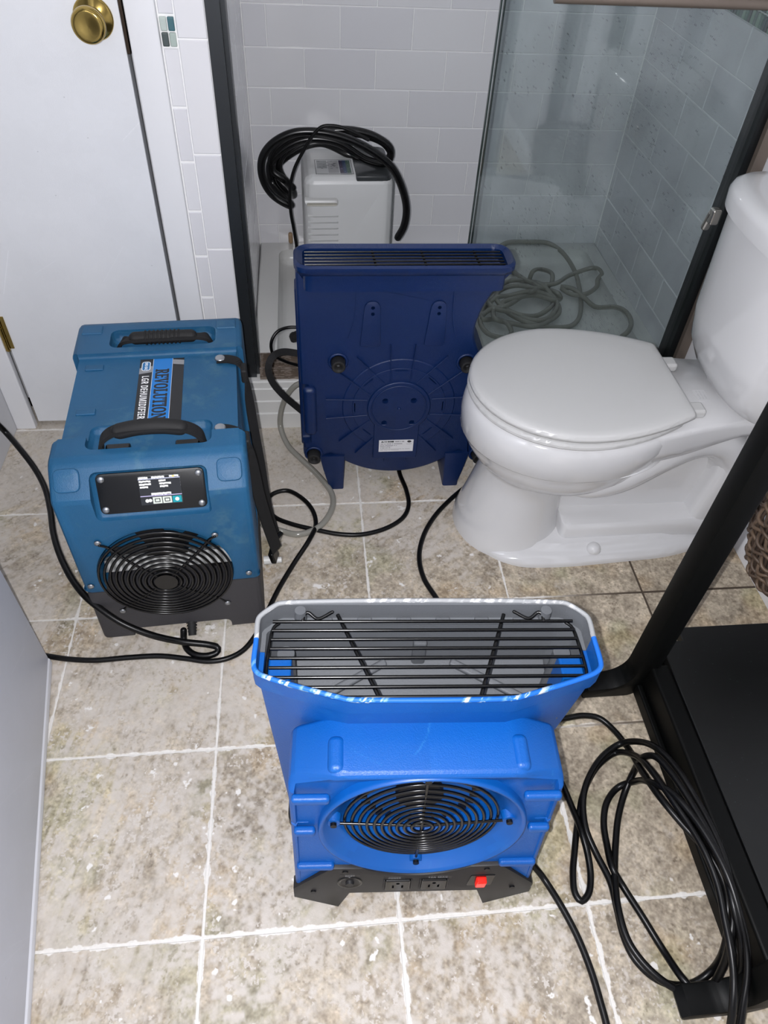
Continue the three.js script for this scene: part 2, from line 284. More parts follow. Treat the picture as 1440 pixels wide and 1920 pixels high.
struct('trim_1', 'white painted casing between the closet door and the tile strip', 'trim', mv(rot(prism(rounded([[-0.0265, -0.012], [0.0265, -0.012], [0.0265, 0.009], [0.02, 0.012], [-0.022, 0.012], [-0.0265, 0.007]], 0.003), 2.06, 0.0005, 1), -Math.PI / 2), -0.0795, 2.06, -1.238), M.paintTrim);
struct('trim_2', 'white painted casing on the hinge side of the closet door', 'trim', mv(rot(prism(rounded([[-0.024, -0.012], [0.024, -0.012], [0.024, 0.009], [-0.022, 0.012]], 0.003), 2.06, 0.0005, 1), -Math.PI / 2), -0.5505, 2.06, -1.238), M.paintTrim);
struct('trim_3', 'white painted casing over the closet door', 'trim', slab(-0.575, -0.053, 2.03, 2.08, -1.25, -1.226), M.paintTrim);
{ // closet door
  const d = thing('door_1', 'white flush closet door with a brass knob', 'door', [0, 0, 0], 0, null, 'structure');
  obj('door_panel', boxUV(mv(rbox(0.402, 2.0, 0.034, 0.002, 1), -0.318, 1.014, -1.255)), M.doorPaint, d);
  const k = obj('door_knob', mv(rot(lathe([[0, 0], [0.034, 0], [0.034, 0.003], [0.031, 0.006], [0.02, 0.009], [0.0135, 0.012], [0.0125, 0.022], [0.016, 0.028], [0.024, 0.034], [0.0285, 0.043], [0.0285, 0.05], [0.026, 0.056], [0.022, 0.0575], [0.0205, 0.0565], [0.019, 0.0575], [0.012, 0.056], [0, 0.0555]], 64), Math.PI / 2), -0.163, 0.917, -1.238), M.brass, d); partLabel(k, 'round polished brass knob');
  obj('latch_plate', mv(rbox(0.006, 0.085, 0.03, 0.001, 1), -0.1135, 0.905, -1.252), std(0x3a2f26, 0.4, { metalness: 0.7 }), d);
  const hg = obj('hinge', [mv(cyl(0.0055, 0.0055, 0.088, 12), -0.522, 0.283, -1.2335), mv(rbox(0.012, 0.086, 0.003, 0.001, 1), -0.5135, 0.283, -1.2365), mv(new THREE.SphereGeometry(0.0058, 10, 8), -0.522, 0.239, -1.2335), ...[-1, 1].map(s => mv(cyl(0.0058, 0.0058, 0.002, 12), -0.522, 0.283 + s * 0.015, -1.2335))], M.brass, d); partLabel(hg, 'brass butt hinge');
}
{ // entry door standing open on the near left
  const p0 = V(-0.329, 0, -0.504), p1 = V(-0.231, 0, 0.09), dir = p1.clone().sub(p0).normalize(), L = 0.72;
  const turn = Math.atan2(dir.x, dir.z);
  const d = thing('door_2', 'light grey painted entry door standing open at the left edge', 'door', [p0.x, 0, p0.z], turn, null, 'structure');
  obj('door_panel', boxUV(mv(rbox(0.035, 2.0, L, 0.003, 2), -0.0195, 1.024, L / 2)), std(0xd3d5dc, 0.4, { map: paintTex }), d);
  obj('bottom_rail', boxUV(mv(prism(rounded([[-0.03, 0.003], [0, 0.003], [0, 0.019], [-0.004, 0.026], [-0.03, 0.026]], 0.003), L, 0.001, 1), 0, 0, L)), std(0xd6d8de, 0.4), d);
}
// ---------------------------------------------------------------- shower
function wallTiles(parent, w, y0, y1, place, off, R, mats, skip) {  // brick bond 0.2 x 0.1; place(mesh, u centre, y centre)
  const g = wd => prism([[-wd / 2, -0.0491], [wd / 2, -0.0491], [wd / 2, 0.0491], [-wd / 2, 0.0491]], 0.008, 0.0016, 1), cache = {};
  let row = 0;
  for (let y = y0; y < y1; y += 0.1, row++) {
    for (let u = off[row % 2] - 0.4; u < w; u += 0.2) {
      const a = Math.max(u, 0), b = Math.min(u + 0.2, w); if (b - a < 0.012) continue; if (skip && skip(y + 0.05)) continue;
      const wd = +(b - a - 0.0018).toFixed(4); cache[wd] = cache[wd] || g(wd);
      place(obj('tile', cache[wd], mats[R() < 0.5 ? 0 : 1], parent), (a + b) / 2, y + 0.05, R);
    }
  }
}
const TM = [M.tileWhite, M.tileWhite2];
{
  const R = rng(31), jig = () => (R() - 0.5) * 0.0022;
  const b = thing('wall_shower_back', 'white brick-bond tiled back wall of the shower', 'wall', [0, 0, 0], 0, null, 'structure');
  obj('grout', boxUV(slab(-0.02, 1.27, 0, H, -2.11, -2.0042)), M.groutW, b);
  wallTiles(b, 1.14, 0.088, 1.12, (m, u, y) => { m.position.set(0.045 + u, y, -2.0025); m.rotation.set(jig(), jig(), 0); }, [0.063, 0.163], R, TM);
  const l = thing('wall_shower_left', 'white tiled side wall of the shower by the closet', 'wall', [0, 0, 0], 0, null, 'structure');
  obj('grout', boxUV(slab(-0.03, 0.0428, 0, H, -2.02, -1.3)), M.groutW, l);
  wallTiles(l, 0.70, 0.088, 1.12, (m, u, y) => { m.position.set(0.0445, y, -2.0 + u); m.rotation.set(0, Math.PI / 2 + jig(), 0); }, [0.1, 0.2], R, TM);
  const r = thing('wall_shower_right', 'white tiled side wall of the shower with a dark mosaic band', 'wall', [0, 0, 0], 0, null, 'structure');
  obj('grout', boxUV(slab(1.1872, 1.27, 0, H, -2.02, -1.3)), M.groutW, r);
  wallTiles(r, 0.70, 0.085, 1.2, (m, u, y) => { m.position.set(1.1855, y, -2.0 + u); m.rotation.set(0, -Math.PI / 2 + jig(), 0); }, [0.03, 0.13], R, TM, y => y > 0.89 && y < 0.98);
  const mg = rbox(0.0118, 0.0262, 0.008, 0.0015, 1), mm = [0x1d2b2a, 0x33514a, 0x4d7160, 0x7f9a86, 0x16201f, 0x5c6f68, 0x2a4a4e].map(c => phys(c, 0.08, { clearcoat: 1 }));
  for (let k = 0; k < 3; k++) for (let q = 0; q < 50; q++) { const m = obj('mosaic_tile', mg, mm[(R() * 7) | 0], r); m.position.set(1.1855, 0.8995 + k * 0.0295, -1.992 + q * 0.0138); m.rotation.y = -Math.PI / 2; }
}
{ // pan with its tiled curb
  const p = thing('shower_pan', 'white acrylic shower pan with a ridged curb below the glass', 'shower pan', [0, 0, 0], 0, null, 'structure');
  const out = rbox(1.142, 0.128, 0.71, 0.006, 2); out.translate(0.6165, 0.064, -1.648);
  const inn = rbox(1.03, 0.2, 0.61, 0.035, 4); inn.translate(0.622, 0.182, -1.648);
  obj('basin', boxUV(toCreasedNormals(cut(out, inn), 0.6)), M.acrylic, p);
  obj('drain', mv(cyl(0.045, 0.045, 0.004, 32), 0.62, 0.083, -1.66), M.steel, p);
  const prof = [[-1.335, 0], [-1.335, 0.1425], [-1.221, 0.1425], [-1.218, 0.140], [-1.218, 0.1225], [-1.2145, 0.1205], [-1.2145, 0.0855], [-1.211, 0.0835], [-1.211, 0.0485], [-1.2065, 0.0465], [-1.2065, 0]];
  const c = obj('curb', boxUV(mv(rot(prism(prof.map(q => [-q[0], q[1]]), 1.155, 0.0006, 1), 0, Math.PI / 2), 1.19, 0, 0)), M.acrylic, p); partLabel(c, 'stepped white curb');
}
const fr = thing('shower_frame', 'dark metal frame of the shower doors', 'door frame', [0, 0, 0], 0, null, 'structure');
partLabel(obj('jamb', [slab(0.0315, 0.058, 0.143, 2.0, -1.297, -1.238), slab(0.058, 0.0665, 0.143, 2.0, -1.290, -1.252)].map(g => clean(g)), M.bronze, fr), 'dark bronze side post');
partLabel(obj('jamb', [slab(1.1455, 1.163, 0.143, 2.0, -1.3, -1.246)], M.gasket, fr), 'black rubber lined post');
obj('wall_flange', [slab(1.163, 1.1895, 0.143, 2.0, -1.3, -1.232)], M.taupe, fr);
const grime = dataTex(512, 64, (i, j) => { const f = fbm(i / 9, j / 6, 4), w = sst(0.45, 0.7, f); return [lerp(104, 190, w * 0.5), lerp(92, 180, w * 0.5), lerp(82, 172, w * 0.5)]; }); grime.repeat.set(2, 20);
obj('bottom_track', [boxUV(slab(0.0665, 1.1455, 0.143, 0.152, -1.305, -1.228)), boxUV(slab(0.0665, 1.1455, 0.152, 0.170, -1.242, -1.236)), boxUV(slab(0.0665, 1.1455, 0.152, 0.164, -1.276, -1.272)), boxUV(slab(0.0665, 1.1455, 0.152, 0.172, -1.304, -1.299))], std(0xffffff, 0.45, { map: grime, metalness: 0.35 }), fr);
obj('top_rail', [slab(0.0665, 1.1455, 1.94, 2.0, -1.305, -1.236)], M.bronze, fr);
const spotTex = dataTex(1024, 1024, (() => { // dried water spots and streaks on the glass, 0.6 m square
  const n = 1024, s = new Float32Array(n * n), R = rng(9);
  for (let k = 0; k < 4200; k++) { const x = (R() * n) | 0, y = (R() * n) | 0, r = 0.5 + R() * R() * 1.9, e = 1 + R() * 0.9, a = 0.04 + R() * 0.2; for (let j = -4; j <= 4; j++) for (let i = -3; i <= 3; i++) if (Math.hypot(i, j / e) < r) { const I = (x + i + n) % n, J = (y + j + n) % n; s[J * n + I] = Math.max(s[J * n + I], a); } }
  return (i, j) => { const h = 1 - 0.06 * fbm(i / 120, j / 240, 4) - s[j * n + i] * 0.75 * sst(0.35, 0.6, fbm(i / 150 + 4, j / 150, 3)); return [248 * h, 251 * h, 251 * h]; };
})()); spotTex.repeat.set(1 / 0.6, 1 / 0.6);
M.glass = phys(0xffffff, 0.03, { map: spotTex, transmission: 1, thickness: 0, ior: 1.5, side: THREE.DoubleSide });
M.glassClear = phys(0xf9fbfb, 0.03, { transmission: 1, thickness: 0, ior: 1.5, side: THREE.DoubleSide });
M.glassEdge = phys(0x24312f, 0.15);
for (const [x0, z, nm] of [[0.569, -1.259, 'outer sliding glass shower door with a towel bar'], [0.582, -1.286, 'inner sliding glass shower door behind the outer one']]) {
  const g = thing('glass_door', nm, 'shower door');
  obj('glass_pane', boxUV(slab(x0, 1.146, 0.160, 1.93, z - 0.003, z + 0.003)), z > -1.27 ? M.glass : M.glassClear, g);
  obj('edge_strip', slab(x0 - 0.003, x0 - 0.0002, 0.160, 1.93, z - 0.0042, z + 0.0042), M.glassEdge, g);
  if (z > -1.27) {
    const t = obj('towel_bar', [mv(rot(cyl(0.009, 0.009, 0.50, 20), 0, 0, Math.PI / 2), 0.90, 0.9755, -1.205), ...[0.66, 1.10].map(x => mv(rot(cyl(0.008, 0.008, 0.05, 16), Math.PI / 2), x, 0.9755, -1.23))], M.taupe, g); partLabel(t, 'brushed metal towel bar');
  }
}

// ---------------------------------------------------------------- toilet (x runs from the front of the bowl to the wall)
{
  const t = thing('toilet', 'white two-piece toilet with the lid closed beside the shower', 'toilet', [0.512, 0, -0.851]);
  const N = 56;
  // oval ring: u0 front, u1 back, b half width, w where the widest place lies, n squareness
  const oval = (y, u0, u1, b, w = 0.5, n = 2, nb = n) => { const c = lerp(u0, u1, w), r = []; for (let i = 0; i < N; i++) { const a = i / N * Math.PI * 2, cs = Math.cos(a), sn = Math.sin(a), e = cs < 0 ? n : nb; r.push(V(c + Math.sign(cs) * Math.pow(Math.abs(cs), 2 / e) * (cs < 0 ? c - u0 : u1 - c), y, Math.sign(sn) * Math.pow(Math.abs(sn), 2 / e) * b)); } return r; };
  const bowl = loft([
    oval(0.0, 0.012, 0.27, 0.135), oval(0.012, 0.013, 0.268, 0.133), oval(0.03, 0.018, 0.262, 0.126), oval(0.09, 0.034, 0.252, 0.112), oval(0.15, 0.05, 0.25, 0.104), oval(0.19, 0.056, 0.262, 0.104), oval(0.205, 0.054, 0.30, 0.118),
    oval(0.215, 0.045, 0.34, 0.138), oval(0.23, 0.03, 0.38, 0.157), oval(0.25, 0.016, 0.405, 0.168), oval(0.27, 0.006, 0.42, 0.1735), oval(0.285, 0.002, 0.44, 0.1755, 0.48, 2, 2.2), oval(0.2875, 0.0, 0.443, 0.1765, 0.48, 2, 2.25), oval(0.2885, -0.003, 0.436, 0.1795, 0.48, 2, 2.1), oval(0.2915, -0.0045, 0.438, 0.181, 0.475, 2, 2.1), oval(0.33, -0.006, 0.452, 0.183, 0.46, 2, 2.2), oval(0.352, -0.003, 0.456, 0.1815, 0.455, 2, 2.2), oval(0.364, 0.002, 0.456, 0.177, 0.455, 2, 2.2), oval(0.371, 0.01, 0.452, 0.169, 0.455, 2, 2.2), oval(0.374, 0.02, 0.44, 0.158, 0.455, 2, 2.2)], 0.9);
  // foot that runs back to the wall
  const footO = (k, y) => rounded([[0.05, -0.10], [0.13, -0.158], [0.25, -0.162], [0.50, -0.145], [0.62, -0.11], [0.62, 0.11], [0.50, 0.145], [0.25, 0.162], [0.13, 0.158], [0.05, 0.10]], 0.05, 5).map(p => V(0.33 + (p[0] - 0.33) * k, y, p[1] * k));
  const foot = loft([footO(1, 0), footO(1, 0.006), footO(0.985, 0.014), footO(0.955, 0.02), footO(0.9, 0.024), footO(0.86, 0.026), footO(0.8, 0.03), footO(0.76, 0.038)], 1.0);
  const web = loft([[0.13, 0.03], [0.64, 0.03]].length ? [0, 1].map(k => rounded([[0.18, 0.03], [0.62, 0.03], [0.62, 0.30], [0.44, 0.30], [0.30, 0.2], [0.18, 0.2]], 0.03).map(p => V(p[0], p[1], k ? 0.045 : -0.045))) : [], 0.6, ['x', 'y']);
  // ledge round the recess below the trap
  const ledge = loft([[0.0, 0.03], [0.0, 0.062], [0.008, 0.075], [0.03, 0.08]].map(([ins, y]) => rounded([[0.24, -0.108 + ins], [0.6, -0.10 + ins], [0.6, 0.10 - ins], [0.24, 0.108 - ins]], 0.02).map(p => V(p[0], y, p[1]))), 0.8);
  // trapway: a fat flattened tube that leaves the bowl, climbs and drops at the wall
  const tp = spline([V(0.14, 0.213, 0), V(0.24, 0.206, 0), V(0.33, 0.224, 0), V(0.41, 0.268, 0), V(0.48, 0.295, 0), V(0.545, 0.288, 0), V(0.594, 0.238, 0), V(0.608, 0.155, 0), V(0.61, 0.03, 0)]);
  const tr = []; for (let i = 0; i <= 44; i++) { const q = i / 44, p = tp.getPoint(q), T = tp.getTangent(q), n = V(-T.y, T.x, 0), hw = lerp(0.136, 0.104, sst(0.15, 0.6, q)) * lerp(0.72, 1, sst(0, 0.16, q)), hh = 0.049 * lerp(0.25, 1, sst(0, 0.22, q)); const r = []; for (let k = 0; k < 28; k++) { const a = k / 28 * 6.28319, ca = Math.cos(a), sa = Math.sin(a); r.push(p.clone().addScaledVector(n, Math.sign(sa) * Math.pow(Math.abs(sa), 0.8) * hh).add(V(0, 0, Math.sign(ca) * Math.pow(Math.abs(ca), 0.8) * hw))); } tr.push(r); }
  const trap = loft(tr, 1.2, ['x', 'z']);
  const pillar = loft([[0.03, 0.06], [0.2, 0.04], [0.3, 0.05]].map(([y, q]) => rounded([[0.6 - q, -0.095], [0.66, -0.095], [0.66, 0.095], [0.6 - q, 0.095]], 0.025).map(p => V(p[0], y, p[1]))), 0.8);
  // deck between bowl and tank
  const dk = (k, y, g = 0) => rounded([[0.30, -0.150 * k], [0.35, -0.151 * k], [0.40, -0.139 * k], [0.45, -0.125 * k], [0.52, -0.112 * k], [0.668, -0.105 * k], [0.668, 0.105 * k], [0.52, 0.112 * k], [0.45, 0.125 * k], [0.40, 0.139 * k], [0.35, 0.151 * k], [0.30, 0.150 * k]], 0.03, 4).map(p => V(p[0], y - g * sst(0.6, 0.42, p[0]), p[1]));
  const deck = loft([dk(0.94, 0.337, 0.036), dk(0.985, 0.342, 0.034), dk(1, 0.35, 0.02), dk(1, 0.362, 0.0), dk(0.985, 0.371), dk(0.95, 0.3745)], 0.9);
  const pad = loft([[1, 0.37], [0.985, 0.378], [0.95, 0.384], [0.88, 0.396]].map(([k, y]) => rounded([[0.53, -0.085], [0.668, -0.1], [0.668, 0.1], [0.53, 0.085]], 0.04).map(p => V(0.6 + (p[0] - 0.6) * k, y, p[1] * k))), 0.9);
  obj('bowl', [bowl, foot, web, ledge, trap, pillar, deck, pad], M.china, t);
  // tank and its lid
  const tk = (y, x0, hw, x1 = 0.672) => { const r = []; for (let i = 0; i < N; i++) { const a = i / N * Math.PI * 2, cs = Math.cos(a), sn = Math.sin(a), e = 4.2; let x = Math.sign(cs) * Math.pow(Math.abs(cs), 2 / e), z = Math.sign(sn) * Math.pow(Math.abs(sn), 2 / e); const bulge = cs < 0 ? 0.022 * (z * z) : 0; r.push(V(lerp(x0 + bulge, x1, (x + 1) / 2), y, z * hw)); } return r; };
  obj('tank', loft([tk(0.379, 0.54, 0.118, 0.65), tk(0.384, 0.52, 0.138), tk(0.398, 0.501, 0.157), tk(0.435, 0.483, 0.171), tk(0.50, 0.472, 0.177), tk(0.702, 0.465, 0.181)], 0.9), M.china, t);
  obj('tank_lid', loft([tk(0.703, 0.465, 0.179), tk(0.704, 0.454, 0.189, 0.676), tk(0.73, 0.452, 0.191, 0.676), tk(0.742, 0.456, 0.187, 0.674), tk(0.749, 0.466, 0.178, 0.668), tk(0.751, 0.49, 0.153, 0.65)], 0.9), M.china, t);
  const lv = obj('flush_lever', [mv(rot(rbox(0.018, 0.03, 0.02, 0.004), 0, 0, 0), 0.488, 0.66, -0.183), mv(rot(rbox(0.016, 0.044, 0.014, 0.006), 0.25, 0, 0), 0.486, 0.647, -0.193)], M.chrome, t); partLabel(lv, 'brushed metal side lever');
  // seat and lid
  const so = (o, back) => { const pts = []; const cu = 0.205, b = 0.186 + o; for (let i = 0; i <= 30; i++) { const a = Math.PI / 2 + i / 30 * Math.PI; pts.push([cu + Math.cos(a) * (0.205 + o) * 1, Math.sin(a) * b]); } const be = 0.122; const back1 = []; for (let i = 1; i <= 10; i++) { const q = i / 10; back1.push([lerp(cu, back + o, q), -lerp(b, be + o, Math.pow(q, 1.9))]); } const up = back1.map(p => [p[0], -p[1]]).reverse(); return rounded([...pts, ...back1, ...up], 0.006, 2); };
  const stack = (o, back, list) => loft(list.map(([d, y]) => so(o - d, back).map(p => V(p[0], y, p[1]))), 0.9);
  obj('seat', stack(0.001, 0.405, [[0.012, 0.3755], [0.003, 0.377], [0, 0.381], [0, 0.386], [0.003, 0.390], [0.01, 0.3915]]), M.seatWhite, t);
  obj('lid', stack(0.0, 0.427, [[0.012, 0.3935], [0.003, 0.395], [0, 0.399], [0, 0.404], [0.0025, 0.4085], [0.008, 0.4112], [0.02, 0.4125], [0.07, 0.4135]]), M.seatWhite, t);
  for (const s of [-1, 1]) obj('hinge_cap', mv(rbox(0.036, 0.02, 0.034, 0.007, 3), 0.447, 0.3835, s * 0.078), M.seatWhite, t);
  for (const s of [-1, 1]) obj('bolt_cap', mv(new THREE.SphereGeometry(0.017, 20, 12, 0, 6.2832, 0, Math.PI / 2), 0.315, 0.0255, s * 0.132), M.china, t);
  // faint embossed stamp on the deck: relief shading painted as grey specks
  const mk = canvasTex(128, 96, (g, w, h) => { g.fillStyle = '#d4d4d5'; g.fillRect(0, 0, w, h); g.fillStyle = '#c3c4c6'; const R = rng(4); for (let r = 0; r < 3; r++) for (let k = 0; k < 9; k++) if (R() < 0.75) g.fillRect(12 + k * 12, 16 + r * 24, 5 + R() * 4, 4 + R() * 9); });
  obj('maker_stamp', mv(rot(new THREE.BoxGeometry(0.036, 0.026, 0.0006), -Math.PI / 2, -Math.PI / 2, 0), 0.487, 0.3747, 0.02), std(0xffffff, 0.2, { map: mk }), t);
}
// ---------------------------------------------------------------- dehumidifier
{
  const d = thing('dehumidifier', 'teal blue portable dehumidifier with a lit screen and round fan grille', 'dehumidifier', [-0.078, 0, -0.572], 0.065);
  const FY = 0.187, FX = -0.008, FR = 0.123, W = 0.163;
  const sideX = (pts, x0, x1, bev, seg = 3) => { const g = prism(pts.map(p => [-p[0], p[1]]), x1 - x0, bev, seg, [], 0.6); rot(g, 0, Math.PI / 2); return mv(g, x1, 0, 0); };   // profile in (z, y) drawn out along x
  const hole = () => mv(rot(cyl(FR, FR, 0.16, 64), Math.PI / 2), FX, FY, 0);
  let low = sideX(rounded([[0.008, 0], [0.004, 0.1495], [-0.485, 0.1495], [-0.49, 0]], [0.012, 0.0, 0, 0.012]), -W + 0.001, W - 0.001, 0.01);
  low = cut(low, hole(), mv(rbox(0.195, 0.06, 0.7, 0.012, 2), -0.004, 0.0, -0.22), mv(rbox(0.5, 0.05, 0.27, 0.01, 2), 0, -0.002, -0.23));
  obj('lower_shell', boxUV(toCreasedNormals(low, 0.6)), M.dehuGrey, d);
  let up = sideX(rounded([[0.003, 0.1505], [0.0, 0.388], [-0.05, 0.436], [-0.468, 0.436], [-0.49, 0.41], [-0.492, 0.1505]], [0.001, 0.006, 0.014, 0.014, 0.01, 0.001]), -W, W, 0.012);
  const tiltBox = mv(rot(rbox(0.192, 0.09, 0.07, 0.012, 3), -0.42), -0.001, 0.3755 + 0.035 * 0.408, -0.026 + 0.035 * 0.913);
  up = cut(up, hole(), tiltBox,
    mv(rbox(0.21, 0.05, 0.076, 0.016, 3), 0.0, 0.434, -0.112), mv(rbox(0.205, 0.05, 0.062, 0.016, 3), 0.008, 0.434, -0.405),
    mv(rbox(0.4, 0.03, 0.25, 0.006, 2), 0, 0.4395, -0.232), mv(rbox(0.03, 0.32, 0.26, 0.01, 2), -W - 0.0015, 0.33, -0.232), mv(rbox(0.03, 0.32, 0.26, 0.01, 2), W + 0.0015, 0.33, -0.232),
    mv(rbox(0.12, 0.02, 0.03, 0.006, 2), 0.0, 0.44, -0.475));
  obj('upper_shell', boxUV(toCreasedNormals(up, 0.6), 1.6), M.dehuBlue, d);
  // corner pads and ribs
  for (const s of [-1, 1]) obj('corner_pad', boxUV(mv(rot(prism(rounded([[-0.021, -0.02], [0.021, -0.02], [0.021, 0.02], [-0.021, 0.02]], 0.012, 4), 0.008, 0.003, 3), -0.80), s * 0.132, 0.4165, -0.0235)), M.dehuBlue, d);
  for (const s of [-1, 1]) obj('corner_pad', boxUV(mv(rbox(0.04, 0.006, 0.03, 0.003, 2), s * 0.132, 0.4355, -0.44)), M.dehuBlue, d);
  for (const z of [-0.19, -0.325]) obj('molded_rib', boxUV(mv(rbox(0.034, 0.004, 0.016, 0.002, 2), -0.118, 0.4255, z)), M.dehuBlue, d);
  // fan behind the guard
  const hs = obj('fan_shroud', [mv(rot(new THREE.CylinderGeometry(FR + 0.002, FR + 0.002, 0.085, 64, 1, true), Math.PI / 2), FX, FY, -0.041), mv(rot(new THREE.CircleGeometry(FR + 0.002, 48), 0), FX, FY, -0.083)], new THREE.MeshStandardMaterial({ color: 0x3b3a3d, roughness: 0.62, side: THREE.DoubleSide }), d);
  const bl = []; for (let k = 0; k < 5; k++) { const g = rbox(0.042, 0.07, 0.003, 0.001, 1); g.rotateY(0.5); g.translate(0, 0.072, 0); g.rotateZ(k * Math.PI * 2 / 5 + 0.4); bl.push(mv(g, FX, FY, -0.055)); }
  obj('fan_blades', [...bl, mv(rot(cyl(0.038, 0.038, 0.03, 32), Math.PI / 2), FX, FY, -0.058)], M.fanBlack, d);
  const cp = obj('coil_bracket', boxUV(mv(rot(prism([[-0.118, -0.012], [0.118, -0.012], [0.118, 0.011], [0.104, 0.017], [-0.104, 0.017], [-0.118, 0.011]], 0.02, 0.001, 1), -0.5), FX, 0.176, -0.036)), std(0xffffff, 0.45, { metalness: 0.1, map: dataTex(256, 32, (i, j) => { const v = 150 + 38 * Math.sin(i / 4.2 + j * 0.15) + 14 * (hash2(i, j) - 0.5); return [v, v + 1, v]; }) }), d); partLabel(cp, 'shiny metal bracket behind the fan guard');
  cp.material.map.repeat.set(6, 20);
  const gr = []; for (let k = 0; k < 10; k++) { const R = 0.027 + k * 0.0103, dome = 0.016 * (1 - (R / 0.125) ** 2) + 0.002; gr.push(mv(torus(R, 0.0024, 56, 7), 0, 0, dome)); }
  for (const [sx, sy] of [[-0.109, 0.288], [0.092, 0.284], [-0.107, 0.092], [0.093, 0.085]]) { const a = Math.atan2(sy - FY, sx - FX), ca = Math.cos(a), sa = Math.sin(a), P = []; for (const R of [0.02, 0.05, 0.08, 0.11, 0.126, 0.139]) P.push(V(ca * R, sa * R, R > 0.13 ? 0.003 : 0.016 * (1 - (R / 0.125) ** 2) + 0.000)); gr.push(tube(P, 0.0026, 18, 6)); }
  gr.push(mv(rot(cyl(0.021, 0.021, 0.005, 32), Math.PI / 2), 0, 0, 0.0175));
  obj('fan_guard', gr.map(g => mv(g, FX, FY, 0.004)), M.wire, d);
  const sg = rot(lathe([[0, 0.004], [0.0022, 0.004], [0.003, 0.0032], [0.0055, 0.0026], [0.0062, 0], [0, 0]], 16), Math.PI / 2);
  for (const [x, y] of [[-0.109, 0.288], [0.092, 0.284], [-0.107, 0.092], [0.093, 0.085], [-0.148, 0.171], [0.142, 0.168]]) { const z = y < 0.15 ? 0.0075 : 0.003; obj('screw', mv(sg.clone(), x, y, z), M.screwSteel, d); }
  // control panel
  const cpan = obj('control_panel', mv(rot(prism(rounded([[-0.089, -0.0365], [0.089, -0.0365], [0.089, 0.0365], [-0.089, 0.0365]], 0.011, 5), 0.006, 0.0015, 2), -0.42), -0.001, 0.3755 + 0.004, -0.026 + 0.004), M.blackPlastic, d);
  const onPanel = (g, x, y, z = 0.0) => { g.translate(x, y, z); rot(g, -0.42); return mv(g, -0.001, 0.3795, -0.022); };
  for (const [x, y] of [[-0.08, 0.0275], [0.08, 0.0275], [-0.08, -0.0275], [0.08, -0.0275]]) obj('screw', onPanel(sg.clone(), x, y, -0.0004), M.screwSteel, cpan);
  const scr = canvasTex(320, 240, (g, w, h) => {
    g.fillStyle = '#272a30'; g.fillRect(0, 0, w, h); g.fillStyle = '#ffffff';   // overexposed lines of text
    const line = (x, y, l, hh = 17) => { for (let k = 0; k < l; k += 9) g.fillRect(x + k, y + (hash2(k, x + y) * 3), 9.5, hh - hash2(k + 3, y) * 3); };
    line(4, 4, 68); line(104, 4, 96); line(240, 2, 64); g.fillStyle = '#ffe08a'; g.fillRect(262, 6, 18, 13); g.fillStyle = '#dfe3ff'; g.fillRect(0, 22, w, 6); g.fillStyle = '#ffffff';
    line(5, 34, 84); line(5, 58, 90); line(7, 82, 62); line(156, 34, 52); line(158, 58, 84); line(160, 82, 58); line(86, 140, 150, 20); g.fillStyle = '#cfc6f2'; g.fillRect(0, 163, w, 7);
    g.fillStyle = '#ffffff'; g.beginPath(); g.arc(48, 206, 15, 0, 7); g.arc(72, 204, 14, 0, 7); g.fill();
    for (const [x, c] of [[92, '#e8efe8'], [168, '#e8efe8'], [244, '#08a4b4']]) { g.fillStyle = c; g.fillRect(x, 178, 70, 56); } g.fillStyle = '#20242a'; g.fillRect(106, 190, 42, 32); g.fillRect(182, 190, 42, 32); g.fillStyle = '#e8efe8'; g.fillRect(112, 196, 30, 20); g.fillRect(188, 196, 30, 20); g.fillStyle = '#ffffff'; g.beginPath(); g.arc(279, 206, 16, 0, 7); g.fill();
  });
  partLabel(obj('screen', onPanel(new THREE.BoxGeometry(0.069, 0.052, 0.0008), 0.014, 0.002, 0.0006), new THREE.MeshStandardMaterial({ color: 0x0a0a0c, roughness: 0.2, emissive: 0xffffff, emissiveMap: scr, emissiveIntensity: 1.1 }), cpan), 'glowing colour screen with white text');
  // printed label on the top: reads from the back to the front
  const lab = canvasTex(1024, 420, (g, w, h) => {
    g.fillStyle = '#16171a'; g.fillRect(0, 0, w, h); g.fillStyle = '#0b76c6'; g.fillRect(0, 110, w, 185); g.fillStyle = '#e9eef2'; g.fillRect(0, 292, w, 4); g.fillRect(0, 108, w, 3);
    g.fillStyle = '#8d8f92'; g.beginPath(); g.moveTo(150, h); g.lineTo(250, h); g.lineTo(225, 300); g.lineTo(120, 300); g.fill(); g.beginPath(); g.moveTo(40, 0); g.lineTo(120, 0); g.lineTo(100, 105); g.lineTo(20, 105); g.fill();
    g.fillStyle = '#e6eaee'; g.beginPath(); g.roundRect(40, 318, 160, 84, 34); g.fill(); g.fillStyle = '#1d6ea8'; g.beginPath(); g.roundRect(48, 326, 144, 68, 28); g.fill(); g.fillStyle = '#ffffff'; g.font = 'bold 38px sans-serif'; g.fillText('DRI-EAZ', 52, 372, 136);
    g.fillStyle = '#0c0d10'; g.font = 'bold 168px serif'; g.save(); g.translate(180, 262); g.scale(0.83, 1); g.strokeStyle = '#0c0d10'; g.lineWidth = 9; g.fillText('REVOLUTION', 0, 0, 960); g.strokeText('REVOLUTION', 0, 0, 960); g.restore();
    g.fillStyle = '#f2f2f2'; g.font = 'bold 92px sans-serif'; g.save(); g.translate(280, 388); g.scale(0.79, 1); g.fillText('LGR DEHUMIDIFIER', 0, 0, 900); g.restore();
  });
  const lg = new THREE.BoxGeometry(0.195, 0.083, 0.0006); rot(lg, -Math.PI / 2, -Math.PI / 2, 0); obj('printed_label', mv(lg, 0.008, 0.4253, -0.2465), std(0xffffff, 0.35, { map: lab }), d);
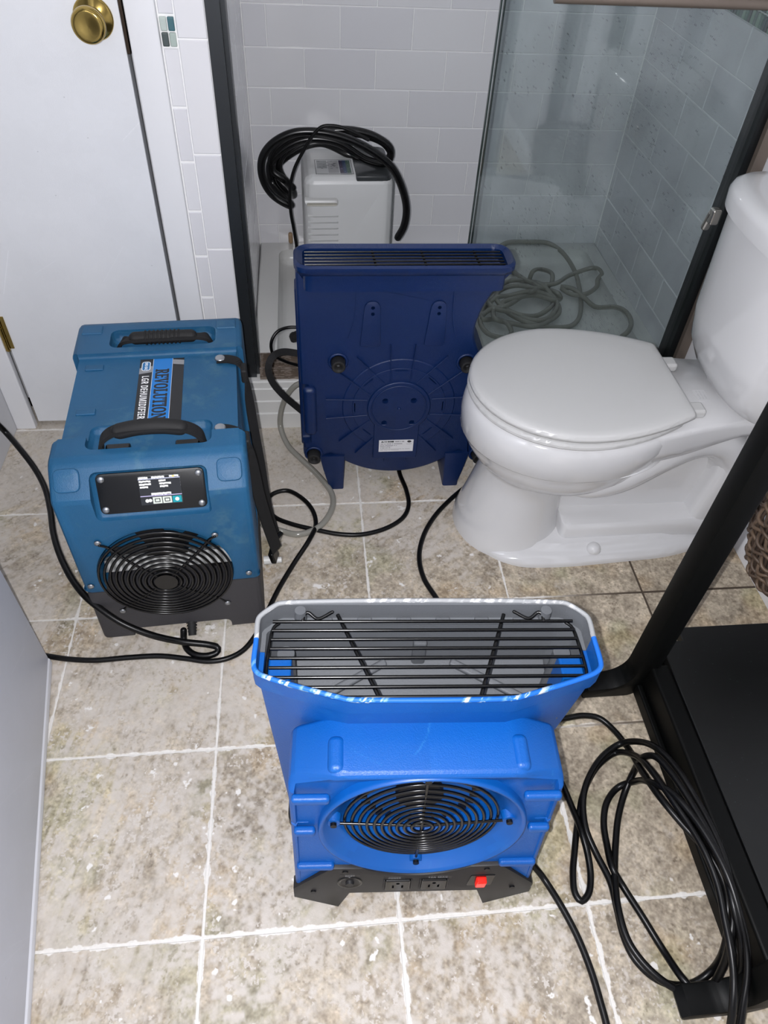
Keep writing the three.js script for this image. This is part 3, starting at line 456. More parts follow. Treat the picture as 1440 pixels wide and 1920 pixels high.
  // carrying handles
  const hp = (z, y0, rise, x0, x1) => [V(x0, y0, z), V(x0 + 0.006, y0 + rise * 0.55, z), V(x0 + 0.03, y0 + rise * 0.9, z), V((x0 + x1) / 2, y0 + rise, z), V(x1 - 0.03, y0 + rise * 0.9, z), V(x1 - 0.006, y0 + rise * 0.55, z), V(x1, y0, z)];
  const H1 = obj('carry_handle', ribbon(hp(-0.092, 0.412, 0.052, -0.083, 0.091), 0.026, 0.006, V(0, 0, 1), 36), M.strap, d);
  obj('grip', [tube([V(-0.045, 0.4575, -0.092), V(-0.02, 0.4625, -0.092), V(0.004, 0.464, -0.092), V(0.03, 0.4625, -0.092), V(0.055, 0.4575, -0.092)], 0.0135, 20, 14)], M.rubber, H1);
  for (const x of [-0.055, 0.062]) obj('buckle', mv(rbox(0.042, 0.014, 0.022, 0.004, 2), x, 0.416, -0.092), M.blackGloss, H1);
  const H2 = obj('carry_handle', ribbon([V(-0.08, 0.416, -0.412), V(-0.068, 0.432, -0.402), V(-0.03, 0.438, -0.398), V(0.01, 0.439, -0.397), V(0.05, 0.439, -0.398), V(0.088, 0.433, -0.402), V(0.1, 0.416, -0.412)], 0.03, 0.006, V(0, 0.3, 1), 36), M.strap, d);
  const gv = [tube([V(-0.045, 0.440, -0.398), V(0.008, 0.441, -0.397), V(0.063, 0.440, -0.398)], 0.0125, 14, 14)]; for (let k = 0; k < 9; k++) gv.push(mv(rot(torus(0.0125, 0.002, 18, 6), 0, Math.PI / 2), -0.024 + k * 0.008, 0.4405, -0.3975)); obj('grip', gv, M.rubber, H2);
  // hold-down straps on the right side
  const b1 = obj('strap', ribbon([V(0.113, 0.4285, -0.328), V(0.138, 0.4285, -0.326), V(0.154, 0.425, -0.318), V(0.165, 0.405, -0.305), V(0.168, 0.36, -0.285), V(0.172, 0.30, -0.262), V(0.178, 0.22, -0.245), V(0.182, 0.15, -0.222), V(0.188, 0.09, -0.208), V(0.196, 0.045, -0.2)], 0.024, 0.003, t => V(-0.9 * sst(0.3, 0.5, t), 0.25 * sst(0.25, 0.4, t), 1), 50), M.strap, d);
  const b2 = obj('strap', ribbon([V(0.11, 0.4285, -0.117), V(0.135, 0.4285, -0.112), V(0.155, 0.425, -0.098), V(0.166, 0.405, -0.092), V(0.168, 0.36, -0.09), V(0.174, 0.28, -0.088), V(0.184, 0.2, -0.09), V(0.192, 0.14, -0.098), V(0.197, 0.10, -0.106)], 0.027, 0.003, t => V(-0.9 * sst(0.35, 0.55, t), 0.1, 1), 50), M.strap, d);
  for (const [b, z] of [[b1, -0.328], [b2, -0.117]]) obj('snap', mv(lathe([[0, 0.004], [0.008, 0.0038], [0.0098, 0.002], [0.0105, 0], [0, 0]], 24), 0.119, 0.4298, z), M.screwSteel, b);
  obj('buckle', mv(rot(rbox(0.03, 0.03, 0.012, 0.004, 2), 0.3, 0.9, 0), 0.198, 0.03, -0.198), M.blackGloss, b1); obj('buckle', mv(rot(rbox(0.03, 0.032, 0.012, 0.004, 2), 0, 1.3, 0.2), 0.189, 0.083, -0.109), M.blackGloss, b2);
  for (const z of [-0.1, -0.307]) obj('strap_holder', mv(rbox(0.012, 0.03, 0.03, 0.004, 2), 0.163, 0.408, z), M.rubber, d);
  const hb = obj('hose_fitting', [mv(rot(cyl(0.0095, 0.0095, 0.022, 18), 0, 0, Math.PI / 2), 0.178, 0.055, -0.118), mv(rot(cyl(0.0065, 0.0065, 0.018, 16), 0, 0, Math.PI / 2), 0.196, 0.052, -0.118)], std(0xd8d8d6, 0.4), d); partLabel(hb, 'white plastic drain fitting');
  const sr = []; for (let k = 0; k < 6; k++) sr.push(mv(cyl(0.0115 - k * 0.0006, 0.012 - k * 0.0006, 0.0042, 18), 0, -k * 0.0058, 0)); sr.push(mv(cyl(0.008, 0.008, 0.046, 14), 0, -0.015, 0)); sr.push(mv(cyl(0.016, 0.013, 0.016, 18), 0, 0.012, 0));
  obj('cord_strain_relief', sr.map(g => mv(rot(g, -0.95), 0.014, 0.032, -0.006)), M.rubber, d);
}

// ---------------------------------------------------------------- bright blue air mover, outlet up, in the foreground
{
  const v = thing('air_mover', 'bright blue air mover with its wire-covered outlet facing up and red switch', 'air mover', [0.325, 0, -0.03], -0.056);
  const AL = 0.101, ca = Math.cos(AL), sa = Math.sin(AL), Z0 = 0.008;
  const onFace = (g, x, u, w = 0) => { g.translate(0, 0, w); rot(g, -AL); return mv(g, x, u * ca, Z0 - u * sa); };
  // rim outline seen from above, left to right round the front, then round the back
  const frontP = [[-0.222, -0.185], [-0.222, -0.146], [-0.2195, -0.139], [-0.211, -0.132], [-0.112, -0.1], [-0.104, -0.098], [0.104, -0.098], [0.112, -0.1], [0.211, -0.132], [0.2195, -0.139], [0.222, -0.146], [0.222, -0.185]];
  const backP = [[0.222, -0.186], [0.222, -0.216], [0.219, -0.222], [0.2, -0.239], [0.194, -0.2415], [-0.194, -0.2415], [-0.2, -0.239], [-0.219, -0.222], [-0.222, -0.216], [-0.222, -0.186]];
  const shell = (path, list) => loft(list.map(([y, off, tap = 0]) => { const o = offsetPath(path, off), i = offsetPath(path, off - 0.005).reverse(); return [...o, ...i].map(p => V(p[0] * (1 - tap * (p[0] > 0 ? 1 : 0.25)), y, p[1])); }), 0.5);
  const lv = [[0.466, 0.003], [0.4355, 0.003], [0.4345, -0.003], [0.40, -0.004, 0.01], [0.30, -0.006, 0.06], [0.2, -0.008, 0.12], [0.1, -0.01, 0.17], [0.03, -0.012, 0.2]];
  obj('front_shell', boxUV(shell(frontP, lv)), M.veloBlue, v);
  obj('rear_shell', boxUV(shell(backP, lv)), M.veloGrey, v);
  obj('body_floor', boxUV(loft([0.012, 0.035].map(y => rounded([[-0.2, -0.225], [0.165, -0.225], [0.165, -0.11], [-0.2, -0.11]], 0.015).map(p => V(p[0], y, p[1]))))), M.blackPlastic, v);
  // worn lip: bare plastic showing white along the top edge
  const wear = (c, seed) => dataTex(512, 32, (i, j) => { const f = sst(0.5, 0.62, fbm(i / 6 + seed, j / 4, 4)) * sst(0.42, 0.62, fbm(i / 50 + seed, 3.3, 3)); const w = 205 + 20 * (hash2(i, j) - 0.5); return c.map(q => lerp(q, w, f)); });
  const lipG = path => { const g = tube(path.map(p => V(p[0], 0.4665, p[1])), 0.0036, 220, 6); const uv = g.attributes.uv, p = g.attributes.position; for (let i = 0; i < p.count; i++) uv.setXY(i, (p.getX(i) + p.getZ(i) * 0.7) * 2.2, p.getY(i) * 40); return g; };
  partLabel(obj('front_lip', lipG(offsetPath(frontP, 0.0005)), std(0xffffff, 0.55, { map: wear([12, 98, 192], 1) }), v), 'blue lip scuffed white');
  partLabel(obj('rear_lip', lipG(offsetPath(backP, 0.0005)), std(0xffffff, 0.55, { map: wear([150, 152, 154], 6) }), v), 'grey lip scuffed white');
  // duct inside
  const df = obj('duct', [boxUV(mv(rot(rbox(0.385, 0.006, 0.09, 0.002, 1), 0.25), -0.004, 0.331, -0.186)), boxUV(mv(rot(rbox(0.2, 0.006, 0.06, 0.002, 1), 0.25), 0, 0.349, -0.125)), ...[-1, 1].map(s => boxUV(mv(rot(rbox(0.17, 0.012, 0.012, 0.004, 1), 0.25, -s * 0.55, 0), s * 0.12, 0.345, -0.18))), mv(rbox(0.02, 0.09, 0.012, 0.004, 1), 0, 0.35, -0.228), mv(rbox(0.36, 0.004, 0.006, 0.001, 1), 0, 0.437, -0.231)], M.veloGrey, v);
  for (let k = 0; k < 6; k++) obj('clip', mv(rbox(0.02, 0.007, 0.005, 0.002, 1), -0.135 + k * 0.054, 0.4425, -0.2315), M.veloGrey, v);
  obj('blower_wheel', mv(rot(torus(0.085, 0.012, 40, 10), 0.12), 0, 0.285, -0.135), M.fanBlack, v);
  for (const s of [-1, 1]) { obj('screw_post', [mv(cyl(0.0115, 0.0125, 0.12, 20), s * 0.186, 0.375, -0.183), mv(cyl(0.009, 0.009, 0.1, 14), s * 0.204, 0.365, -0.18)], M.veloGrey, v); obj('inner_rib', boxUV(mv(rbox(0.03, 0.09, 0.036, 0.003, 1), s * 0.192, 0.398, -0.157)), M.veloBlue, v); }
  // wire guard in the outlet
  const GY = 0.452, gx = z => z > -0.138 ? 0.206 - (z + 0.138) * 3.1 : 0.206;
  for (let k = 0; k < 9; k++) { const z = -0.222 + k * 0.0142, w = gx(z) - 0.001; obj('guard_wire', bar(V(-w, GY, z), V(w, GY, z), 0.0024), M.wire, v); }
  for (const s of [-1, 1]) obj('guard_frame', tube([V(s * 0.10, GY - 0.004, -0.105), V(s * 0.203, GY - 0.004, -0.1355), V(s * 0.207, GY - 0.004, -0.14), V(s * 0.207, GY - 0.004, -0.19), V(s * 0.203, GY - 0.004, -0.216), V(s * 0.197, GY - 0.004, -0.222)], 0.0023, 50, 6), M.wire, v);
  for (const [xa, xb] of [[-0.118, -0.062], [0.112, 0.062]]) obj('guard_wire', bar(V(xa, GY - 0.004, -0.236), V(xb, GY - 0.004, -0.104), 0.0027), M.wire, v);
  for (const s of [-1, 1]) { obj('guard_hook', tube([V(s * 0.165, GY, -0.222), V(s * 0.163, GY + 0.006, -0.229), V(s * 0.158, GY + 0.007, -0.232), V(s * 0.145, GY + 0.001, -0.226), V(s * 0.125, GY + 0.004, -0.235)], 0.0024, 24, 6), M.wire, v); obj('hook_boss', mv(cyl(0.0075, 0.0085, 0.018, 18), s * 0.168, GY + 0.004, -0.2315), M.veloGrey, v); }
  // fan housing in front, leaning back a little
  let hs = prism(rounded([[-0.18, 0.06], [0.18, 0.06], [0.18, 0.352], [0.174, 0.366], [0.12, 0.395], [-0.12, 0.395], [-0.174, 0.366], [-0.18, 0.352]], [0.005, 0.005, 0.012, 0.012, 0.018, 0.018, 0.012, 0.012], 5), 0.125, 0.008, 4, [], 0.5);
  { hs.translate(0, 0, Z0); const p = hs.attributes.position; for (let i = 0; i < p.count; i++) { const z = p.getZ(i), y = p.getY(i), k = sst(-0.1, -0.02, z); const chin = Math.max(0, Math.abs(p.getX(i)) - 0.118) * 0.35 * k * sst(0.33, 0.37, y); p.setZ(i, z - y * Math.tan(AL) * k - chin); } hs = toCreasedNormals(hs, 0.5); }
  const CU = 0.2525, inlet = onFace(rot(cyl(0.1362, 0.1362, 0.12, 72), Math.PI / 2).scale(1.05, 1, 1), 0, CU);
  hs = cut(hs, inlet, onFace(rbox(0.09, 0.006, 0.02, 0.002, 1), -0.2, 0.265), onFace(rbox(0.09, 0.006, 0.02, 0.002, 1), 0.2, 0.265));
  obj('fan_housing', boxUV(toCreasedNormals(hs, 0.5)), M.veloBlue, v);
  for (const s of [-1, 1]) for (const [u, w] of [[0.34, 0.05], [0.253, 0.03], [0.145, 0.055]]) obj('molded_tab', boxUV(onFace(rbox(w, 0.014, 0.012, 0.005, 2), s * (0.176 - w / 2), u, -0.001)), M.veloBlue, v);
  for (const x of [-0.118, 0.118]) obj('molded_tab', boxUV(mv(rbox(0.022, 0.02, 0.05, 0.009, 3), x, 0.388, -0.062)), M.veloBlue, v);
  const ir = lathe([[0.098, -0.062], [0.099, -0.05], [0.103, -0.036], [0.109, -0.026], [0.117, -0.018], [0.124, -0.010], [0.129, -0.002], [0.1325, 0.002], [0.1355, 0.0015], [0.1365, -0.004], [0.1365, -0.03]], 72); rot(ir, Math.PI / 2); ir.scale(1.05, 1, 1);
  obj('inlet_ring', boxUV(onFace(ir, 0, CU)), new THREE.MeshStandardMaterial({ ...{}, color: 0xffffff, roughness: 0.4, map: M.veloBlue.map, side: THREE.DoubleSide }), v);
  const wh = [onFace(rot(cyl(0.1, 0.1, 0.004, 48), Math.PI / 2), 0, CU, -0.085), onFace(rot(new THREE.CylinderGeometry(0.1, 0.1, 0.05, 48, 1, true), Math.PI / 2), 0, CU, -0.085), onFace(rot(cyl(0.034, 0.036, 0.03, 32), Math.PI / 2), 0, CU, -0.064)]; for (let k = 0; k < 30; k++) { const g = rbox(0.014, 0.003, 0.03, 0.001, 1); g.translate(0.083, 0, 0); g.rotateZ(k * Math.PI / 15); wh.push(onFace(g, 0, CU, -0.07)); }
  obj('impeller', wh, M.fanBlack, v);
  const gg = []; for (let k = 0; k < 10; k++) gg.push(mv(torus(0.0145 + k * 0.0103, 0.0022, 56, 7), 0, 0, -0.006 - 0.012 * (k / 9) ** 2));
  gg.push(bar(V(-0.127, 0, -0.014), V(0, 0, -0.008), 0.0022), bar(V(0.127, 0, -0.014), V(0, 0, -0.008), 0.0022), bar(V(0, -0.121, -0.014), V(0, 0, -0.008), 0.0022), bar(V(0, 0.121, -0.014), V(0, 0, -0.008), 0.0022));
  obj('inlet_guard', gg.map(g => onFace(g, 0, CU - 0.004)), M.wire, v);
  for (const [x, u] of [[-0.122, CU], [0.122, CU], [0, CU + 0.113], [0, CU - 0.121]]) { obj('guard_mount', boxUV(onFace(rot(cyl(0.009, 0.011, 0.012, 18), Math.PI / 2), x, u, -0.017)), M.veloBlue, v); obj('screw', onFace(rot(cyl(0.0045, 0.0045, 0.008, 14), Math.PI / 2), x, u, -0.0105), M.darkScrew, v); }
  // black base with sockets
  const arc = []; for (let k = 0; k <= 12; k++) { const a = -Math.PI / 2 + (k - 6) / 6 * 0.62; arc.push([Math.cos(a) * 0.1375, CU + Math.sin(a) * 0.1375]); }
  const bp = [[-0.183, 0.046], [-0.115, 0.004], [-0.099, 0.056], [0.099, 0.056], [0.115, 0.004], [0.183, 0.046], [0.183, 0.077], [0.126, 0.142], ...arc.reverse(), [-0.126, 0.142], [-0.183, 0.077]];
  const base = obj('base_panel', onFace(prism(bp, 0.02, 0.0015, 2), 0, 0, 0.0035), M.panelBlack, v);
  for (const s of [-1, 1]) obj('base_skid', mv(rbox(0.05, 0.05, 0.2, 0.01, 2), s * 0.13, 0.026, -0.105), M.panelBlack, v);
  for (const x of [-0.0257, 0.029]) { const s = obj('power_socket', cut(onFace(rbox(0.038, 0.033, 0.010, 0.002, 2), x, 0.087, 0.002), onFace(rbox(0.003, 0.01, 0.01, 0.0005, 1), x - 0.007, 0.085, 0.007), onFace(rbox(0.003, 0.01, 0.01, 0.0005, 1), x + 0.007, 0.085, 0.007), onFace(rot(cyl(0.003, 0.003, 0.01, 12), Math.PI / 2), x, 0.095, 0.007)), M.blackGloss, base); for (const q of [-1, 1]) obj('socket_lip', onFace(rbox(0.0022, 0.033, 0.004, 0.0008, 1), x + q * 0.0205, 0.087, 0.004), M.panelBlack, s); }
  obj('reset_recess', onFace(rot(lathe([[0, -0.001], [0.0115, -0.001], [0.0155, 0.001], [0.0185, 0.0015], [0.0185, 0]], 32), Math.PI / 2), -0.098, 0.096, 0.0035), M.blackGloss, base);
  obj('reset_button', onFace(rot(cyl(0.006, 0.007, 0.006, 20), Math.PI / 2), -0.098, 0.096, 0.005), M.panelBlack, base);
  const sw = obj('switch_recess', onFace(prism(rounded([[-0.02, -0.016], [0.018, -0.016], [0.021, 0.019], [-0.016, 0.019]], 0.003), 0.003, 0.0006, 1), 0.1, 0.093, 0.0048), M.blackGloss, base);
  partLabel(obj('rocker_switch', onFace(rot(rbox(0.015, 0.025, 0.012, 0.002, 2), 0.15), 0.1, 0.094, 0.006), new THREE.MeshStandardMaterial({ color: 0xd01808, roughness: 0.25, emissive: 0xff1605, emissiveIntensity: 0.55 }), base), 'lit red rocker switch');
  for (const [x, u] of [[-0.105, 0.132], [0.105, 0.132], [-0.153, 0.066], [0.153, 0.066]]) obj('screw', onFace(rot(cyl(0.0042, 0.0042, 0.003, 14), Math.PI / 2), x, u, 0.004), M.darkScrew, base);
  const txt = (s, w, h) => std(0xffffff, 0.5, { map: canvasTex(256, 64, (g) => { g.fillStyle = '#17171a'; g.fillRect(0, 0, 256, 64); g.fillStyle = '#8a8b8d'; g.font = 'bold 44px sans-serif'; g.textAlign = 'center'; g.fillText(s, 128, 50, 250); }) });
  for (const [s, x, u, w] of [['RESET', -0.098, 0.1185, 0.03], ['POWER', -0.031, 0.1075, 0.032], ['12A MAX', 0.034, 0.1075, 0.042]]) obj('printed_text', onFace(new THREE.BoxGeometry(w, 0.009, 0.0006), x, u, 0.0035), txt(s), base);
}
// ---------------------------------------------------------------- dark blue air mover standing on end by the shower
{
  const r = thing('air_mover', 'dark navy blue air mover standing on end against the shower curb', 'air mover', [0.385, 0, -0.98], 0);
  const cx = 0.006, cy = 0.245, out = [[-0.213, 0.578], [-0.213, 0.092], [-0.188, 0.078]];
  for (let k = 0; k <= 14; k++) { const a = (222 + k * 96 / 14) * Math.PI / 180; out.push([cx + Math.cos(a) * 0.208, cy + Math.sin(a) * 0.208]); }
  out.push([0.185, 0.078], [0.214, 0.11], [0.222, 0.2], [0.219, 0.29], [0.2, 0.345], [0.172, 0.385], [0.157, 0.42], [0.156, 0.45], [0.165, 0.49], [0.184, 0.53], [0.212, 0.565], [0.218, 0.578]);
  let body = prism(rounded(out, 0.012, 3), 0.168, 0.011, 3, [], 0.55);
  body = cut(body, mv(rot(slab(-0.4, 0.4, 0, 0.3, -0.3, 0), -0.12), 0, 0.41, -0.075), mv(rbox(0.39, 0.2, 0.052, 0.01, 2), 0, 0.53, -0.034), mv(rbox(0.024, 0.17, 0.05, 0.006, 2), -0.205, 0.225, 0), mv(rbox(0.05, 0.05, 0.03, 0.012, 2), -0.2, 0.1, 0.002));
  // bolt holes, vent slots and mounting holes go through the relief into the wall behind it
  const boltAt = [[-0.026, 0.267], [0.038, 0.267], [-0.026, 0.204], [0.038, 0.203]], mountAt = [[-0.061, 0.497], [-0.061, 0.483], [0.074, 0.497], [0.074, 0.483]];
  const bolts = () => boltAt.map(([x, y]) => mv(rot(cyl(0.0072, 0.0072, 0.05, 20), Math.PI / 2), x, y, 0.003)), mounts = () => mountAt.map(([x, y]) => mv(rot(cyl(0.0038, 0.0038, 0.04, 14), Math.PI / 2), x, y, 0));
  const vents = () => [0, 1, 2, 3, 4, 5, 7].map(k => { const s = new THREE.BoxGeometry(0.003, 0.028, 0.05); s.translate(0.1, 0, 0); s.rotateZ(k * Math.PI / 4); return mv(s, cx, cy, 0); });
  body = cut(body, ...bolts(), ...vents(), ...mounts());
  obj('housing', boxUV(toCreasedNormals(body, 0.5)), M.navy, r);
  // outlet collar: rounded frame that stands proud of the front
  const col = (ox, oz, y) => rounded([[-0.215 - ox, -0.062 - oz], [0.212 + ox, -0.062 - oz], [0.212 + ox, 0.034 + oz], [-0.215 - ox, 0.034 + oz]], 0.032, 6).map(p => V(p[0], y, p[1]));
  const inn = y => rounded([[-0.198, -0.052], [0.196, -0.052], [0.196, 0.026], [-0.198, 0.026]], 0.02, 6).map(p => V(p[0], y, p[1]));
  obj('outlet_collar', boxUV(loft([inn(0.545), inn(0.594), col(-0.005, -0.004, 0.601), col(0, 0, 0.597), col(0, 0, 0.588), col(-0.003, -0.008, 0.578), col(-0.008, -0.022, 0.568), col(-0.011, -0.034, 0.556)], 0.7, ['x', 'z'], false, false)), new THREE.MeshStandardMaterial({ color: 0xffffff, roughness: 0.36, map: M.navy.map, bumpMap: grainTex, bumpScale: 0.0003, side: THREE.DoubleSide }), r);
  for (let k = 0; k < 6; k++) obj('guard_wire', bar(V(-0.194, 0.592, -0.042 + k * 0.0125), V(0.192, 0.592, -0.042 + k * 0.0125), 0.0019), M.wire, r);
  for (const x of [-0.062, 0.035, 0.14]) obj('guard_wire', bar(V(x, 0.589, -0.051), V(x + 0.004, 0.589, 0.025), 0.0022), M.wire, r);
  // relief on the flat side
  const disc = (R, z0, z1, b = 0.003) => mv(rot(lathe([[0, z1], [R - b, z1], [R, z1 - b], [R, z0], [0, z0]], 72), Math.PI / 2), cx, cy, 0);
  obj('volute_disc', boxUV(cut(disc(0.128, -0.004, 0.003), ...bolts(), ...vents())), M.navy, r);
  obj('inner_disc', boxUV(cut(disc(0.106, -0.004, 0.0048, 0.0012), ...bolts(), ...vents())), M.navy, r);
  obj('motor_plate', boxUV(cut(disc(0.072, -0.004, 0.0095), ...bolts())), M.navy, r);
  obj('motor_plate_ring', boxUV(mv(torus(0.062, 0.0018, 60, 6), cx, cy, 0.0095)), M.navy, r);
  obj('motor_plate_hub', boxUV(mv(new THREE.SphereGeometry(0.004, 12, 8), cx, cy, 0.0095)), M.navy, r);
  for (const [x, y] of boltAt) obj('motor_bolt', mv(rot(cyl(0.0048, 0.0048, 0.008, 6), Math.PI / 2), x, y, -0.016), M.darkScrew, r);
  for (let k = 0; k < 8; k++) {
    const a = k * Math.PI / 4;
    for (const q of [-1, 1]) { const g = prism([[0.072, -0.0018], [0.165, -0.0004], [0.165, 0.0004], [0.072, 0.0018]], 0.012, 0.0006, 1); g.translate(0, 0, 0.0085); g.rotateX(0); g.rotateZ(q * 0.06); g.translate(0, q * 0.017, 0); g.rotateZ(a); obj('rib', boxUV(mv(g, cx, cy, -0.002)), M.navy, r); }
  }
  obj('label_plate', boxUV(mv(rbox(0.105, 0.105, 0.014, 0.003, 2), 0.004, 0.145, 0.0015)), M.navy, r);
  const lt = canvasTex(400, 180, (g, w, h) => { g.fillStyle = '#d3d3d6'; g.fillRect(0, 0, w, h); g.fillStyle = '#15201f'; g.beginPath(); g.moveTo(22, 34); g.lineTo(38, 10); g.lineTo(56, 34); g.fill(); const R = rng(12); const row = (x0, x1, y, hh, c) => { g.fillStyle = c; for (let x = x0; x < x1;) { const l = 4 + R() * 9; g.fillRect(x, y, l, hh); x += l + 2 + (R() < 0.15 ? 8 : 0); } }; row(56, 150, 14, 20, '#15201f'); g.beginPath(); g.arc(160, 24, 12, 0, 7); g.fill(); row(186, 290, 18, 14, '#77777a'); g.fillStyle = '#3a3a3e'; g.beginPath(); g.ellipse(350, 26, 24, 17, 0, 0, 7); g.fill(); row(20, 270, 54, 9, '#3d3d42'); row(16, 200, 80, 8, '#5a5a60'); row(16, 150, 98, 7, '#6a6a70'); row(20, 140, 116, 8, '#6a6a70'); row(16, 360, 136, 6, '#85858a'); row(16, 230, 152, 5, '#85858a'); row(320, 372, 60, 7, '#85858a'); });
  partLabel(obj('rating_label', mv(rbox(0.082, 0.036, 0.0012, 0.0005, 1), 0.0055, 0.1335, 0.0088), std(0xffffff, 0.4, { map: lt }), r), 'white rating label with small print');
  { const g = r.children[r.children.length - 1].geometry; const p = g.attributes.position, uv = g.attributes.uv; for (let i = 0; i < p.count; i++) uv.setXY(i, (p.getX(i) - 0.0055) / 0.082 + 0.5, (p.getY(i) - 0.1335) / 0.036 + 0.5); }
  // mounting bosses with two holes, creases, screws, bumpers, feet
  for (const x of [-0.062, 0.073]) { obj('mount_boss', boxUV(cut(mv(prism(rounded([[-0.024, -0.09], [0.02, -0.09], [0.016, 0.006], [0.008, 0.016], [-0.008, 0.016], [-0.016, 0.006]], 0.007), 0.006, 0.002, 2), x, 0.495, 0.0042), ...mounts())), M.navy, r); }
  for (const s of [-1, 1]) obj('crease', boxUV(ribbon([V(s * 0.098 + 0.004, 0.555, 0.0005), V(s * 0.098 + 0.004, 0.52, 0.0008), V(s * 0.101 + 0.004, 0.47, 0.001), V(s * 0.113 + 0.004, 0.425, 0.0005)], 0.003, 0.0024, V(1, 0, 0), 20)), M.navy, r);
  for (const x of [-0.157, 0.166]) obj('screw', mv(rot(lathe([[0, 0.004], [0.002, 0.004], [0.0024, 0.0022], [0.0052, 0.0018], [0.0058, 0], [0, 0]], 18), Math.PI / 2), x, 0.562, 0.0005), M.screwSteel, r);
  for (const [x, y] of [[-0.131, 0.368], [0.146, 0.362], [-0.189, 0.108], [0.208, 0.094]]) {
    obj('bumper_socket', boxUV(mv(rot(lathe([[0, 0], [0.021, 0], [0.022, 0.004], [0.019, 0.006], [0.016, 0.005], [0.016, 0]], 32), Math.PI / 2), x, y, -0.002)), M.navy, r);
    const b = obj('rubber_bumper', mv(rot(lathe([[0.005, 0.008], [0.006, 0.02], [0.0125, 0.022], [0.0145, 0.02], [0.0155, 0], [0, 0], [0, 0.008]], 32), Math.PI / 2), x, y, 0.002), M.rubber, r);
    obj('screw', mv(rot(lathe([[0, 0.012], [0.0035, 0.0115], [0.005, 0.009], [0, 0.009]], 16), Math.PI / 2), x, y, 0.003), M.screwSteel, b);
  }
  for (const s of [-1, 1]) obj('foot', boxUV(loft([[0, 0.0], [0.012, 0.0], [0.06, 0.006], [0.1, 0.01]].map(([y, w]) => { const c = s < 0 ? -0.137 : 0.149, o = s * 0.0; return rounded([[c - 0.019 - (s < 0 ? w * 2 : w * 0.3), -0.09], [c + 0.019 + (s > 0 ? w * 2 : w * 0.3), -0.09], [c + 0.019 + (s > 0 ? w * 2 : w * 0.3), 0.014 - w], [c - 0.019 - (s < 0 ? w * 2 : w * 0.3), 0.014 - w]], 0.006).map(p => V(p[0] + o, y, p[1])); }))), M.navy, r);
  obj('side_grip', boxUV(mv(rbox(0.03, 0.135, 0.05, 0.012, 3), -0.194, 0.238, -0.012)), M.navy, r);
  obj('side_flange', boxUV(mv(rbox(0.012, 0.42, 0.05, 0.005, 2), -0.2115, 0.29, -0.09)), M.navy, r);
  const pz = (px, py, z) => at(px, py, 'z', z).sub(r.position);
  obj('carry_strap', ribbon([pz(582, 668, -1.06), pz(555, 662, -1.06), pz(528, 660, -1.05), pz(510, 670, -1.03), pz(503, 690, -1.02), pz(510, 715, -1.02), pz(530, 740, -1.03), pz(553, 760, -1.05), pz(575, 778, -1.06)], 0.015, 0.0028, 'facing', 40), M.strap, r);
  obj('cord_loop', tube([pz(566, 614, -1.1), pz(540, 614, -1.1), pz(520, 622, -1.09), pz(509, 640, -1.08), pz(512, 664, -1.08), pz(535, 678, -1.09), pz(566, 687, -1.1)], 0.0036, 40, 8), M.cord, r);
  obj('cord_knot', [mv(new THREE.IcosahedronGeometry(0.011, 1), ...pz(551, 631, -1.12).toArray()), tube([pz(556, 622, -1.12), pz(546, 628, -1.115), pz(548, 640, -1.11), pz(558, 638, -1.11)], 0.003, 16, 6)], M.strap, r);
}

